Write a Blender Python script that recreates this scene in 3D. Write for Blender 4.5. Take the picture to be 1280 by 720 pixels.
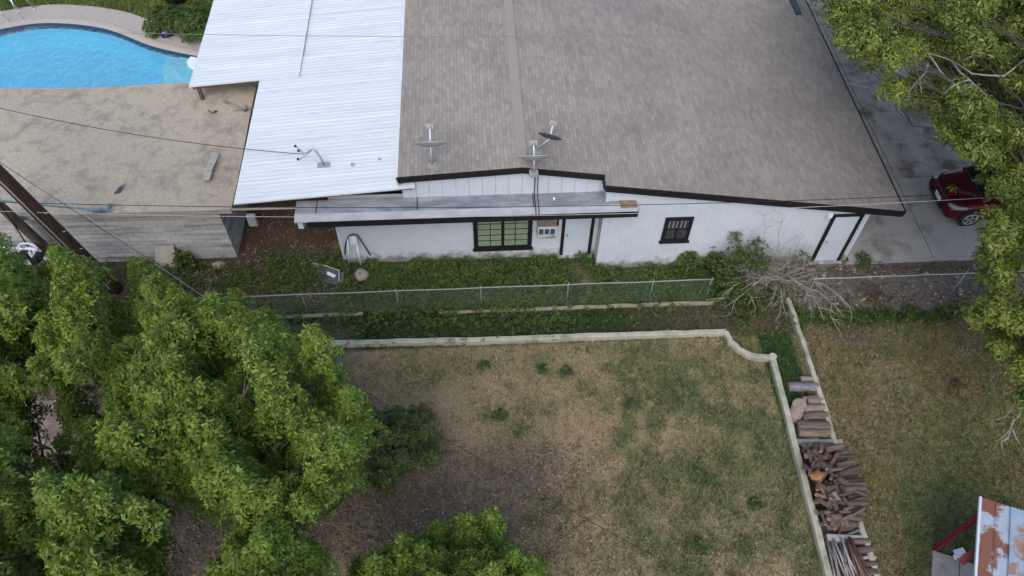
import bpy, math, random
import numpy as np
from mathutils import Vector, Matrix, noise as mnoise

scn = bpy.context.scene
for o in list(bpy.data.objects):
    bpy.data.objects.remove(o)

# ------------------------------------------------------------------ camera
RC = np.array([[0.99846226, -0.03674728, 0.04150594],
               [-0.05425918, -0.80124613, 0.59586961],
               [0.01135989, -0.5972054, -0.8020079]])
FPX, CAMH = 988.4, 19.0
cd = bpy.data.cameras.new('camera')
cd.sensor_width = 36; cd.lens = FPX / 1280 * 36; cd.clip_end = 2000
cam = bpy.data.objects.new('camera', cd); scn.collection.objects.link(cam)
cam.matrix_world = Matrix(((RC[0][0], -RC[0][1], -RC[0][2], 0), (RC[1][0], -RC[1][1], -RC[1][2], 0),
                           (RC[2][0], -RC[2][1], -RC[2][2], CAMH), (0, 0, 0, 1)))
scn.camera = cam

# ------------------------------------------------------------------ light
SUN_EL, SUN_AZ = math.radians(52), math.radians(192)
w = bpy.data.worlds.new("World"); scn.world = w; w.use_nodes = True
nt = w.node_tree; nt.nodes.clear()
sky = nt.nodes.new('ShaderNodeTexSky'); sky.sky_type = 'NISHITA'; sky.sun_disc = False
sky.sun_elevation = SUN_EL; sky.sun_rotation = SUN_AZ
sky.air_density = 1.0; sky.dust_density = 2.2; sky.ozone_density = 1.3
bg = nt.nodes.new('ShaderNodeBackground'); bg.inputs[1].default_value = 0.15
wo = nt.nodes.new('ShaderNodeOutputWorld')
nt.links.new(sky.outputs[0], bg.inputs[0]); nt.links.new(bg.outputs[0], wo.inputs[0])
sl = bpy.data.lights.new('sun', 'SUN'); sl.energy = 0.75; sl.angle = math.radians(40); sl.color = (1, 0.95, 0.88)
so = bpy.data.objects.new('sun', sl); scn.collection.objects.link(so)
sd = Vector((math.sin(SUN_AZ) * math.cos(SUN_EL), math.cos(SUN_AZ) * math.cos(SUN_EL), math.sin(SUN_EL)))
so.rotation_euler = sd.to_track_quat('Z', 'Y').to_euler(); so.location = (0, 0, 40)
vs = scn.view_settings; vs.view_transform = 'Standard'; vs.look = 'None'; vs.gamma = 1; vs.use_curve_mapping = False
vs.exposure = 0.68
scn.render.engine = 'CYCLES'

# ------------------------------------------------------------------ helpers
def at(px, py, z=0.0):
    r = RC @ np.array([px - 640, py - 360, FPX]); t = (z - CAMH) / r[2]
    return Vector((t * r[0], t * r[1], z))
def aty(px, py, y):
    r = RC @ np.array([px - 640, py - 360, FPX]); t = y / r[1]
    return Vector((t * r[0], y, CAMH + t * r[2]))
V = Vector
rnd = random.Random(7)

def tag(o, label=None, cat=None, group=None, kind=None):
    if label: o['label'] = label
    if cat: o['category'] = cat
    if group: o['group'] = group
    if kind: o['kind'] = kind
    return o
def thing(name, loc, label, cat, group=None, rz=0):
    o = bpy.data.objects.new(name, None); scn.collection.objects.link(o)
    o.location = loc; o.rotation_euler = (0, 0, rz); o.empty_display_size = 0.2
    return tag(o, label, cat, group)
def rootloc(o):
    while o.parent: o = o.parent
    return V(o.location)

class MB:
    def __init__(s): s.v = []; s.f = []; s.m = []; s.sm = []
    def quad(s, pts, m=0, sm=False):
        n = len(s.v); s.v += [tuple(p) for p in pts]; s.f.append(tuple(range(n, n + len(pts)))); s.m.append(m); s.sm.append(sm)
    def box(s, a, b, m=0):
        x0, y0, z0 = a; x1, y1, z1 = b
        s.hexa([(x0, y0, z0), (x1, y0, z0), (x1, y1, z0), (x0, y1, z0), (x0, y0, z1), (x1, y0, z1), (x1, y1, z1), (x0, y1, z1)], m)
    def hexa(s, p, m=0):
        n = len(s.v); s.v += [tuple(q) for q in p]
        for f in ((0, 3, 2, 1), (4, 5, 6, 7), (0, 1, 5, 4), (1, 2, 6, 5), (2, 3, 7, 6), (3, 0, 4, 7)):
            s.f.append(tuple(n + i for i in f)); s.m.append(m); s.sm.append(False)
    def bar(s, a, b, wd, th, m=0, up=(0, 0, 1)):
        a = V(a); b = V(b); d = (b - a).normalized(); u = V(up); sd_ = d.cross(u).normalized(); u = sd_.cross(d).normalized()
        sd_ *= wd / 2; u *= th / 2
        s.hexa([a - sd_ - u, a + sd_ - u, b + sd_ - u, b - sd_ - u, a - sd_ + u, a + sd_ + u, b + sd_ + u, b - sd_ + u], m)
    def tube(s, pts, r, n=6, m=0, cap=True, capm=None):
        pts = [V(p) for p in pts]; N = len(pts)
        rs = r if isinstance(r, (list, tuple)) else [r] * N
        base = len(s.v); ref = None
        for i, p in enumerate(pts):
            d = (pts[min(i + 1, N - 1)] - pts[max(i - 1, 0)])
            if d.length < 1e-9: d = V((0, 0, 1))
            d.normalize()
            if ref is None: ref = d.orthogonal().normalized()
            ref = (ref - d * ref.dot(d))
            if ref.length < 1e-6: ref = d.orthogonal()
            ref.normalize(); b2 = d.cross(ref)
            for k in range(n):
                a = 2 * math.pi * k / n
                s.v.append(tuple(p + (ref * math.cos(a) + b2 * math.sin(a)) * rs[i]))
        for i in range(N - 1):
            for k in range(n):
                k2 = (k + 1) % n
                s.f.append((base + i * n + k, base + i * n + k2, base + (i + 1) * n + k2, base + (i + 1) * n + k)); s.m.append(m); s.sm.append(n > 5)
        if cap:
            cm = m if capm is None else capm
            s.f.append(tuple(base + k for k in reversed(range(n)))); s.m.append(cm); s.sm.append(False)
            s.f.append(tuple(base + (N - 1) * n + k for k in range(n))); s.m.append(cm); s.sm.append(False)
    def loft(s, rings, m=0, closed=True, sm=True, cap=True):
        n = len(rings[0]); base = len(s.v)
        for r in rings: s.v += [tuple(p) for p in r]
        for i in range(len(rings) - 1):
            for k in range(n if closed else n - 1):
                k2 = (k + 1) % n
                s.f.append((base + i * n + k, base + i * n + k2, base + (i + 1) * n + k2, base + (i + 1) * n + k)); s.m.append(m); s.sm.append(sm)
        if cap and closed:
            s.f.append(tuple(base + k for k in reversed(range(n)))); s.m.append(m); s.sm.append(False)
            s.f.append(tuple(base + (len(rings) - 1) * n + k for k in range(n))); s.m.append(m); s.sm.append(False)
    def build(s, name, mats, parent=None, origin=None):
        if not isinstance(mats, (list, tuple)): mats = [mats]
        A = np.array(s.v, dtype=float)
        if parent is not None: off = np.array(rootloc(parent))
        elif origin is not None: off = np.array(origin, dtype=float)
        else: off = np.array([(A[:, 0].min() + A[:, 0].max()) / 2, (A[:, 1].min() + A[:, 1].max()) / 2, A[:, 2].min()])
        me = bpy.data.meshes.new(name); me.from_pydata([tuple(p) for p in (A - off)], [], s.f)
        for mt in mats: me.materials.append(mt)
        me.polygons.foreach_set('material_index', s.m); me.polygons.foreach_set('use_smooth', s.sm); me.update()
        o = bpy.data.objects.new(name, me); scn.collection.objects.link(o)
        if parent is not None: o.parent = parent
        else: o.location = off
        return o

def build_each(mb, name, mats, parent):
    par = list(range(len(mb.v)))
    def fd(a):
        while par[a] != a: par[a] = par[par[a]]; a = par[a]
        return a
    for f in mb.f:
        for q in f[1:]: par[fd(q)] = fd(f[0])
    groups = {}
    for i, f in enumerate(mb.f): groups.setdefault(fd(f[0]), []).append(i)
    out = []
    for g in groups.values():
        m2 = MB(); mp_ = {}
        for i in g:
            ff = []
            for q in mb.f[i]:
                if q not in mp_: mp_[q] = len(m2.v); m2.v.append(mb.v[q])
                ff.append(mp_[q])
            m2.f.append(tuple(ff)); m2.m.append(mb.m[i]); m2.sm.append(mb.sm[i])
        out.append(m2.build(name, mats, parent))
    return out

def np_mesh(name, Vt, F, mat, parent=None, col=None, origin=(0, 0, 0), kind=None):
    """F: (n,k) int array, same k"""
    off = np.array(rootloc(parent)) if parent is not None else np.array(origin, dtype=float)
    me = bpy.data.meshes.new(name); n, k = F.shape
    me.vertices.add(len(Vt)); me.vertices.foreach_set('co', (Vt - off).astype(np.float32).ravel())
    me.loops.add(n * k); me.loops.foreach_set('vertex_index', F.astype(np.int32).ravel())
    me.polygons.add(n); me.polygons.foreach_set('loop_start', np.arange(0, n * k, k, dtype=np.int32))
    me.update(calc_edges=True); me.validate()
    if col is not None:
        at_ = me.color_attributes.new('Col', 'FLOAT_COLOR', 'POINT')
        c4 = np.ones((len(Vt), 4), dtype=np.float32); c4[:, :3] = col; at_.data.foreach_set('color', c4.ravel())
    me.materials.append(mat)
    o = bpy.data.objects.new(name, me); scn.collection.objects.link(o)
    if parent is not None: o.parent = parent
    else: o.location = off
    if kind: o['kind'] = kind
    return o

# ------------------------------------------------------------------ materials
def mat(name, c1, c2=None, scale=6, rough=.8, bump=0., bscale=None, metal=0., spec=.3, detail=8, lo=.35, hi=.65,
        stretch=(1, 1, 1), c3=None, scale3=1.2, lo3=.5, hi3=.7, objrand=0.):
    m = bpy.data.materials.new(name); m.use_nodes = True; n = m.node_tree.nodes; L = m.node_tree.links
    b = n['Principled BSDF']; b.inputs['Roughness'].default_value = rough; b.inputs['Metallic'].default_value = metal
    b.inputs['Specular IOR Level'].default_value = spec; b.inputs['Base Color'].default_value = (*c1, 1)
    tc = n.new('ShaderNodeTexCoord'); mp = n.new('ShaderNodeMapping'); mp.inputs['Scale'].default_value = stretch
    L.new(tc.outputs['Object'], mp.inputs[0]); out = None
    def nz(sc, dt=detail):
        t = n.new('ShaderNodeTexNoise'); t.inputs['Scale'].default_value = sc; t.inputs['Detail'].default_value = dt
        t.inputs['Roughness'].default_value = .65; L.new(mp.outputs[0], t.inputs['Vector']); return t
    def ramp(src, l, h):
        r = n.new('ShaderNodeMapRange'); r.inputs['From Min'].default_value = l; r.inputs['From Max'].default_value = h
        L.new(src, r.inputs['Value']); return r.outputs[0]
    def mix(fac, a, bcol):
        x = n.new('ShaderNodeMix'); x.data_type = 'RGBA'
        L.new(fac, x.inputs[0])
        if isinstance(a, tuple): x.inputs[6].default_value = (*a, 1)
        else: L.new(a, x.inputs[6])
        x.inputs[7].default_value = (*bcol, 1); return x.outputs[2]
    if c2 is not None: out = mix(ramp(nz(scale).outputs[0], lo, hi), tuple(c1), c2)
    if c3 is not None: out = mix(ramp(nz(scale3).outputs[0], lo3, hi3), out if out else tuple(c1), c3)
    if objrand:
        oi = n.new('ShaderNodeObjectInfo'); mr = n.new('ShaderNodeMapRange')
        mr.inputs['To Min'].default_value = 1 - objrand; mr.inputs['To Max'].default_value = 1 + objrand
        L.new(oi.outputs['Random'], mr.inputs[0]); hs = n.new('ShaderNodeHueSaturation')
        L.new(mr.outputs[0], hs.inputs['Value'])
        if out: L.new(out, hs.inputs['Color'])
        else: hs.inputs['Color'].default_value = (*c1, 1)
        out = hs.outputs[0]
    if out: L.new(out, b.inputs['Base Color'])
    if bump:
        bp = n.new('ShaderNodeBump'); bp.inputs['Strength'].default_value = 1; bp.inputs['Distance'].default_value = bump
        L.new(nz(bscale or scale * 4).outputs[0], bp.inputs['Height']); L.new(bp.outputs[0], b.inputs['Normal'])
    return m

def leafmat(name, ca, cb, cc, scale=.9, trans=.36):
    m = bpy.data.materials.new(name); m.use_nodes = True; n = m.node_tree.nodes; L = m.node_tree.links
    b = n['Principled BSDF']; b.inputs['Roughness'].default_value = .5; b.inputs['Specular IOR Level'].default_value = .35
    tc = n.new('ShaderNodeTexCoord'); t = n.new('ShaderNodeTexNoise'); t.inputs['Scale'].default_value = scale; t.inputs['Detail'].default_value = 3
    L.new(tc.outputs['Object'], t.inputs['Vector'])
    g = n.new('ShaderNodeNewGeometry')
    mr = n.new('ShaderNodeMapRange'); mr.inputs['From Min'].default_value = .35; mr.inputs['From Max'].default_value = .65; L.new(t.outputs[0], mr.inputs[0])
    x = n.new('ShaderNodeMix'); x.data_type = 'RGBA'; L.new(mr.outputs[0], x.inputs[0]); x.inputs[6].default_value = (*ca, 1); x.inputs[7].default_value = (*cb, 1)
    p = n.new('ShaderNodeMath'); p.operation = 'POWER'; p.inputs[1].default_value = 2.5; L.new(g.outputs['Random Per Island'], p.inputs[0])
    y = n.new('ShaderNodeMix'); y.data_type = 'RGBA'; L.new(p.outputs[0], y.inputs[0]); L.new(x.outputs[2], y.inputs[6]); y.inputs[7].default_value = (*cc, 1)
    L.new(y.outputs[2], b.inputs['Base Color'])
    tr = n.new('ShaderNodeBsdfTranslucent'); L.new(y.outputs[2], tr.inputs[0])
    ms = n.new('ShaderNodeMixShader'); ms.inputs[0].default_value = trans
    out = n['Material Output']; L.new(b.outputs[0], ms.inputs[1]); L.new(tr.outputs[0], ms.inputs[2]); L.new(ms.outputs[0], out.inputs[0])
    return m

def colmat(name, nscale=30, amt=.35, rough=.95, bump=0.):
    m = bpy.data.materials.new(name); m.use_nodes = True; n = m.node_tree.nodes; L = m.node_tree.links
    b = n['Principled BSDF']; b.inputs['Roughness'].default_value = rough; b.inputs['Specular IOR Level'].default_value = .1
    a = n.new('ShaderNodeAttribute'); a.attribute_name = 'Col'
    tc = n.new('ShaderNodeTexCoord'); t = n.new('ShaderNodeTexNoise'); t.inputs['Scale'].default_value = nscale; t.inputs['Detail'].default_value = 8; t.inputs['Roughness'].default_value = .75
    L.new(tc.outputs['Object'], t.inputs['Vector'])
    mr = n.new('ShaderNodeMapRange'); mr.inputs['From Min'].default_value = .3; mr.inputs['From Max'].default_value = .7
    mr.inputs['To Min'].default_value = 1 - amt; mr.inputs['To Max'].default_value = 1 + amt; L.new(t.outputs[0], mr.inputs[0])
    h = n.new('ShaderNodeHueSaturation'); L.new(mr.outputs[0], h.inputs['Value']); L.new(a.outputs['Color'], h.inputs['Color']); L.new(h.outputs[0], b.inputs['Base Color'])
    if bump:
        bp = n.new('ShaderNodeBump'); bp.inputs['Distance'].default_value = bump; L.new(t.outputs[0], bp.inputs['Height']); L.new(bp.outputs[0], b.inputs['Normal'])
    return m

def shingle_mat():
    m = bpy.data.materials.new('shingles'); m.use_nodes = True; n = m.node_tree.nodes; L = m.node_tree.links
    b = n['Principled BSDF']; b.inputs['Roughness'].default_value = .9; b.inputs['Specular IOR Level'].default_value = .2
    tc = n.new('ShaderNodeTexCoord'); sp = n.new('ShaderNodeSeparateXYZ'); cb = n.new('ShaderNodeCombineXYZ')
    L.new(tc.outputs['Object'], sp.inputs[0]); L.new(sp.outputs['Y'], cb.inputs['X']); L.new(sp.outputs['X'], cb.inputs['Y'])
    br = n.new('ShaderNodeTexBrick'); L.new(cb.outputs[0], br.inputs['Vector'])
    br.inputs['Scale'].default_value = 1; br.inputs['Brick Width'].default_value = .27; br.inputs['Row Height'].default_value = .11
    br.inputs['Mortar Size'].default_value = .008; br.inputs['Mortar Smooth'].default_value = .6; br.offset = .5
    br.inputs['Color1'].default_value = (.275, .240, .198, 1); br.inputs['Color2'].default_value = (.345, .304, .256, 1); br.inputs['Mortar'].default_value = (.270, .236, .196, 1)
    t = n.new('ShaderNodeTexNoise'); t.inputs['Scale'].default_value = .55; t.inputs['Detail'].default_value = 5; L.new(tc.outputs['Object'], t.inputs['Vector'])
    t2 = n.new('ShaderNodeTexNoise'); t2.inputs['Scale'].default_value = 3.4; t2.inputs['Detail'].default_value = 9; t2.inputs['Roughness'].default_value = .8; L.new(tc.outputs['Object'], t2.inputs['Vector'])
    ad = n.new('ShaderNodeMath'); ad.operation = 'ADD'; L.new(t.outputs[0], ad.inputs[0]); L.new(t2.outputs[0], ad.inputs[1])
    mr = n.new('ShaderNodeMapRange'); mr.inputs['From Min'].default_value = .7; mr.inputs['From Max'].default_value = 1.3; mr.inputs['To Min'].default_value = .82; mr.inputs['To Max'].default_value = 1.16; L.new(ad.outputs[0], mr.inputs[0])
    h = n.new('ShaderNodeHueSaturation'); L.new(mr.outputs[0], h.inputs['Value']); L.new(br.outputs['Color'], h.inputs['Color'])
    # broad warm / cool areas of differently weathered shingles
    t3 = n.new('ShaderNodeTexNoise'); t3.inputs['Scale'].default_value = .18; t3.inputs['Detail'].default_value = 3; L.new(tc.outputs['Object'], t3.inputs['Vector'])
    m3 = n.new('ShaderNodeMapRange'); m3.inputs['From Min'].default_value = .4; m3.inputs['From Max'].default_value = .6; L.new(t3.outputs[0], m3.inputs[0])
    mx = n.new('ShaderNodeMix'); mx.data_type = 'RGBA'; mx.blend_type = 'MULTIPLY'; L.new(m3.outputs[0], mx.inputs[0]); L.new(h.outputs[0], mx.inputs[6]); mx.inputs[7].default_value = (.93, .94, 1.0, 1)
    L.new(mx.outputs[2], b.inputs['Base Color'])
    bp = n.new('ShaderNodeBump'); bp.inputs['Distance'].default_value = .005; L.new(br.outputs['Fac'], bp.inputs['Height']); bp.invert = True; L.new(bp.outputs[0], b.inputs['Normal'])
    return m

M = {}
M['shingle'] = shingle_mat()
M['ridge'] = mat('ridge_shingles', (.305, .255, .218), (.335, .285, .243), 8, .9, .01, 30)
M['metal_roof'] = mat('white_painted_metal', (.68, .71, .71), (.57, .61, .63), 1.1, .5, 0, spec=.4, lo=.40, hi=.70, stretch=(.35, 2.4, 1), c3=(.38, .38, .36), scale3=2.6, lo3=.61, hi3=.78)
M['white_wall'] = mat('white_paint', (.57, .60, .65), (.50, .54, .59), 2.2, .6, .004, 20, lo=.4, hi=.75, c3=(.50, .50, .50), scale3=3.0, lo3=.66, hi3=.85)
def add_dirt(m, top, colr, amt=.8):
    n = m.node_tree.nodes; L = m.node_tree.links; b = n['Principled BSDF']; tc = n.new('ShaderNodeTexCoord'); sp = n.new('ShaderNodeSeparateXYZ'); L.new(tc.outputs['Object'], sp.inputs[0])
    mr = n.new('ShaderNodeMapRange'); mr.inputs['From Min'].default_value = top; mr.inputs['From Max'].default_value = 0.; mr.inputs['To Max'].default_value = .5; L.new(sp.outputs['Z'], mr.inputs[0])
    t = n.new('ShaderNodeTexNoise'); t.inputs['Scale'].default_value = 4; t.inputs['Detail'].default_value = 8; L.new(tc.outputs['Object'], t.inputs['Vector'])
    a = n.new('ShaderNodeMath'); a.operation = 'ADD'; L.new(mr.outputs[0], a.inputs[0]); L.new(t.outputs[0], a.inputs[1])
    m2 = n.new('ShaderNodeMapRange'); m2.inputs['From Min'].default_value = .72; m2.inputs['From Max'].default_value = 1.0; m2.inputs['To Max'].default_value = amt; L.new(a.outputs[0], m2.inputs[0])
    x = n.new('ShaderNodeMix'); x.data_type = 'RGBA'; L.new(m2.outputs[0], x.inputs[0]); L.new(b.inputs['Base Color'].links[0].from_socket, x.inputs[6]); x.inputs[7].default_value = (*colr, 1); L.new(x.outputs[2], b.inputs['Base Color'])
add_dirt(M['white_wall'], .75, (.20, .18, .14))
M['white_door'] = mat('door_paint', (.56, .61, .68), (.51, .56, .62), 2, .4)
M['black_trim'] = mat('black_trim', (.008, .008, .010), (.018, .016, .018), 9, .6)
M['brown_trim'] = mat('brown_wood', (.10, .055, .04), (.17, .12, .09), 9, .8)
M['porch_roof'] = mat('rolled_roofing', (.17, .19, .215), (.30, .32, .345), 1.6, .7, .004, 30, lo=.4, hi=.6, stretch=(.6, 2, 1), c3=(.17, .18, .20), scale3=2.6, lo3=.57, hi3=.70)
M['drip_edge'] = mat('drip_edge_paint', (.42, .43, .45), (.32, .33, .35), 4, .6, c3=(.30, .27, .24), scale3=6, lo3=.6, hi3=.75, stretch=(.5, 1, 1))
M['rust_patch'] = mat('rusty_patch', (.30, .22, .14), (.18, .12, .08), 8, .9)
M['tan_roof'] = mat('gravel_roof', (.56, .485, .37), (.38, .325, .25), 14, .95, .03, 60, c3=(.22, .19, .155), scale3=1.9, lo3=.48, hi3=.78, lo=.3, hi=.7)
M['block'] = mat('grey_block', (.39, .38, .37), (.50, .49, .475), 2.0, .9, .01, 30, stretch=(.35, 1, 4), c3=(.13, .125, .13), scale3=1.1, lo3=.5, hi3=.72)
def add_blocks(m, bw, rh, k):
    n = m.node_tree.nodes; L = m.node_tree.links; b = n['Principled BSDF']; tc = n.new('ShaderNodeTexCoord'); sp = n.new('ShaderNodeSeparateXYZ'); cb = n.new('ShaderNodeCombineXYZ'); L.new(tc.outputs['Object'], sp.inputs[0])
    ad = n.new('ShaderNodeMath'); ad.operation = 'ADD'; L.new(sp.outputs['X'], ad.inputs[0]); L.new(sp.outputs['Y'], ad.inputs[1]); L.new(ad.outputs[0], cb.inputs['X']); L.new(sp.outputs['Z'], cb.inputs['Y'])
    br = n.new('ShaderNodeTexBrick'); L.new(cb.outputs[0], br.inputs['Vector']); br.inputs['Scale'].default_value = 1; br.inputs['Brick Width'].default_value = bw; br.inputs['Row Height'].default_value = rh; br.inputs['Mortar Size'].default_value = .012; br.inputs['Mortar Smooth'].default_value = .4
    br.inputs['Color1'].default_value = (.9, .9, .9, 1); br.inputs['Color2'].default_value = (1.12, 1.1, 1.08, 1); br.inputs['Mortar'].default_value = (k, k, k, 1)
    x = n.new('ShaderNodeMix'); x.data_type = 'RGBA'; x.blend_type = 'MULTIPLY'; x.inputs[0].default_value = 1; L.new(b.inputs['Base Color'].links[0].from_socket, x.inputs[6]); L.new(br.outputs['Color'], x.inputs[7]); L.new(x.outputs[2], b.inputs['Base Color'])
add_blocks(M['block'], .40, .1828, .62)
M['concrete'] = mat('concrete', (.44, .42, .39), (.35, .335, .315), 1.2, .9, .004, 40, c3=(.155, .145, .14), scale3=.9, lo3=.52, hi3=.72)
M['joint'] = mat('joint_dirt', (.07, .065, .06), rough=1)
M['deck'] = mat('pool_deck_aggregate', (.46, .41, .36), (.36, .32, .275), 14, .9, .008, 60)
M['plaster'] = mat('pool_plaster', (.10, .66, .86), (.06, .60, .82), 3, .7)
M['tile'] = mat('pool_tile', (.008, .016, .06), (.02, .035, .10), 30, .25, spec=.5)
M['step'] = mat('pool_step', (.80, .88, .92), rough=.6)
M['chrome'] = mat('chrome', (.75, .76, .78), rough=.2, metal=.9)
M['galv'] = mat('galvanised_steel', (.42, .45, .44), (.32, .35, .34), 12, .45, metal=.3)
M['galv_green'] = mat('coated_rail', (.27, .33, .30), (.20, .25, .23), 12, .5)
M['wire_mesh'] = mat('green_coated_wire', (.15, .19, .165), rough=.5)
M['grey_mesh'] = mat('grey_wire', (.20, .205, .21), rough=.5)
M['stone_edge'] = mat('pale_stone_edge', (.46, .435, .34), (.36, .34, .27), 5, .9, .012, 22, c3=(.22, .23, .15), scale3=1.8, lo3=.5, hi3=.68)
M['old_kerb'] = mat('overgrown_kerb', (.33, .29, .22), (.22, .20, .15), 4, .95, .012, 22)
M['pole'] = mat('creosote_pole', (.045, .022, .016), (.085, .048, .036), 3, .85, .02, 12, stretch=(4, 4, .5))
M['pole2'] = mat('weathered_pole', (.085, .055, .042), (.14, .10, .08), 3, .9, .02, 12, stretch=(4, 4, .5))
M['bark'] = mat('tree_bark', (.075, .062, .052), (.13, .11, .095), 6, .95, .03, 14, stretch=(3, 3, .7))
M['dead_wood'] = mat('dead_twigs', (.36, .33, .28), (.20, .175, .145), 5, .85)
M['log_bark'] = mat('log_bark', (.19, .145, .12), (.085, .063, .054), 7, .95, .02, 20, stretch=(.5, 2, 2), objrand=.35)
M['log_pale'] = mat('pale_log_bark', (.34, .275, .22), (.19, .145, .115), 7, .95, .03, 16, stretch=(.5, 2, 2), objrand=.2)
M['log_grey'] = mat('grey_log_bark', (.24, .235, .25), (.13, .12, .13), 7, .95, .03, 16, stretch=(.5, 2, 2), objrand=.2)
M['log_end'] = mat('cut_wood', (.26, .175, .115), (.17, .115, .08), 9, .9, objrand=.3)
M['log_orange'] = mat('fresh_orange_wood', (.42, .19, .065), (.30, .13, .055), 7, .8)
M['log_red'] = mat('reddish_wood', (.19, .095, .065), (.12, .06, .045), 7, .9, objrand=.25)
M['board'] = mat('weathered_board', (.40, .39, .36), (.28, .27, .25), 4, .9, stretch=(.6, 4, 4))
M['car_red'] = mat('metallic_red_paint', (.085, .004, .009), (.10, .005, .011), 60, .28, metal=.35, spec=.6)
M['glass_dark'] = mat('dark_glass', (.012, .016, .02), rough=.06, spec=.8)
M['tyre'] = mat('tyre_rubber', (.02, .02, .02), rough=.8)
M['alloy'] = mat('alloy_rim', (.50, .51, .53), rough=.3, metal=.7)
M['lamp_clear'] = mat('headlight_lens', (.30, .33, .38), rough=.1, spec=.8)
M['black_plastic'] = mat('black_plastic', (.018, .018, .02), rough=.45)
M['white_plate'] = mat('white_plate', (.75, .76, .78), rough=.5)
M['win_pane'] = mat('pane_blinds_reflection', (.20, .27, .17), (.29, .35, .24), 3, .12, spec=.7, stretch=(1, 1, 6))  # green reflection of the trees painted into the pane colour, with blind-like bands
M['dark_pane'] = mat('dark_window_pane', (.03, .032, .038), (.07, .07, .08), 4, .15, spec=.7)
M['cable'] = mat('black_cable', (.02, .02, .02), rough=.6)
M['cable_pale'] = mat('pale_cable', (.42, .42, .40), rough=.6)
M['cable_green'] = mat('green_cord', (.17, .21, .15), rough=.7)
M['cable_blue'] = mat('blue_cable', (.18, .27, .30), rough=.5)
M['dish'] = mat('dish_grey', (.42, .41, .40), (.34, .33, .32), 5, .5)
M['dish_dark'] = mat('dish_dark_back', (.07, .07, .085), rough=.5)
M['white_plastic'] = mat('white_plastic', (.72, .75, .80), rough=.4)
M['rust'] = mat('rusty_tin', (.38, .42, .47), (.30, .34, .40), 3, .7, c3=(.20, .085, .055), scale3=1.9, lo3=.47, hi3=.53, detail=6, stretch=(1, 1, 1))
M['rust2'] = mat('pale_blue_tin', (.29, .37, .47), (.24, .31, .41), 3, .7, c3=(.28, .17, .11), scale3=1.3, lo3=.54, hi3=.62, detail=6)
M['red_paint'] = mat('red_painted_steel', (.22, .018, .022), (.14, .02, .02), 8, .5)
M['slab'] = mat('pale_slab', (.42, .38, .33), (.33, .30, .26), 4, .95, .006, 30, c3=(.25, .24, .20), scale3=1.4)
M['stone'] = mat('pale_stone', (.36, .32, .27), (.27, .24, .20), 6, .95, .02, 12)
M['navy'] = mat('navy_cloth', (.012, .015, .09), rough=.8)
M['lav'] = mat('pale_blue_cloth', (.25, .28, .45), rough=.8)
M['tub'] = mat('dark_grey_plastic', (.05, .058, .075), rough=.5)
M['ac_box'] = mat('ac_beige', (.34, .27, .22), (.22, .15, .11), 6, .7)
M['ac_grille'] = mat('ac_grille', (.06, .08, .10), rough=.5)
M['junk'] = mat('dark_mesh_panel', (.05, .06, .07), (.09, .10, .11), 20, .6)
M['walk'] = mat('brown_paving', (.30, .25, .21), (.20, .15, .12), 4, .95, .01, 30, c3=(.13, .10, .085), scale3=1.4)
M['ash_leaf'] = leafmat('bright_green_leaves', (.088, .158, .016), (.152, .242, .024), (.32, .42, .075), .55)
M['ash_leaf2'] = leafmat('mid_green_leaves', (.084, .150, .016), (.146, .232, .024), (.31, .40, .075), .55)
M['pecan_leaf'] = leafmat('yellow_green_leaves', (.078, .125, .020), (.165, .21, .032), (.36, .40, .08), .55)
M['dark_leaf'] = leafmat('dark_green_leaves', (.060, .092, .022), (.10, .14, .034), (.17, .20, .07), .8, .3)
M['shrub_leaf'] = leafmat('shrub_leaves', (.055, .10, .02), (.09, .14, .03), (.16, .19, .05), .8)
M['weed_leaf'] = leafmat('weed_leaves', (.048, .098, .024), (.095, .155, .032), (.17, .22, .05), 1.6)
M['lawn_weed'] = leafmat('lawn_weed_leaves', (.07, .12, .04), (.10, .15, .055), (.15, .20, .08), .9)
M['red_leaf'] = leafmat('red_weed_leaves', (.14, .045, .04), (.18, .07, .05), (.16, .12, .06), .9)
M['ground'] = colmat('ground_soil_and_turf', 16, .40, bump=.03)
M['blade'] = colmat('grass_blades', 3, .2)
M['outer'] = mat('outer_ground', (.09, .10, .045), (.14, .125, .075), .4, 1.)

# ------------------------------------------------------------------ numpy noise and ground colour
_rg = np.random.RandomState(3); _lat = _rg.rand(256, 256)
def vnoise(x, y):
    xi = np.floor(x).astype(int); yi = np.floor(y).astype(int); fx = x - xi; fy = y - yi
    fx = fx * fx * (3 - 2 * fx); fy = fy * fy * (3 - 2 * fy)
    a = _lat[xi % 256, yi % 256]; b = _lat[(xi + 1) % 256, yi % 256]; c = _lat[xi % 256, (yi + 1) % 256]; d = _lat[(xi + 1) % 256, (yi + 1) % 256]
    return (a * (1 - fx) + b * fx) * (1 - fy) + (c * (1 - fx) + d * fx) * fy
def fbm(x, y, s, o=4, off=0.):
    r = np.zeros_like(x, dtype=float); a = .5; t = 0
    for i in range(o):
        r += a * vnoise(x * s + 17.3 * i + off, y * s + 9.1 * i + off * 1.7); t += a; a *= .55; s *= 2.1
    return r / t
def sst(e0, e1, x): t = np.clip((x - e0) / (e1 - e0), 0, 1); return t * t * (3 - 2 * t)
def gauss(x, y, c, rx, ry): return np.exp(-(((x - c[0]) / rx) ** 2 + ((y - c[1]) / ry) ** 2))
TAN = np.array([.255, .214, .120]); TANP = np.array([.315, .245, .148]); OLIVE = np.array([.205, .170, .082]); GREEN = np.array([.105, .138, .055])
DGREEN = np.array([.042, .075, .028]); MULCH = np.array([.175, .145, .11]); LITTER = np.array([.095, .062, .046]); RUBBLE = np.array([.17, .15, .13]); DIRT = np.array([.16, .125, .095])
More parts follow.
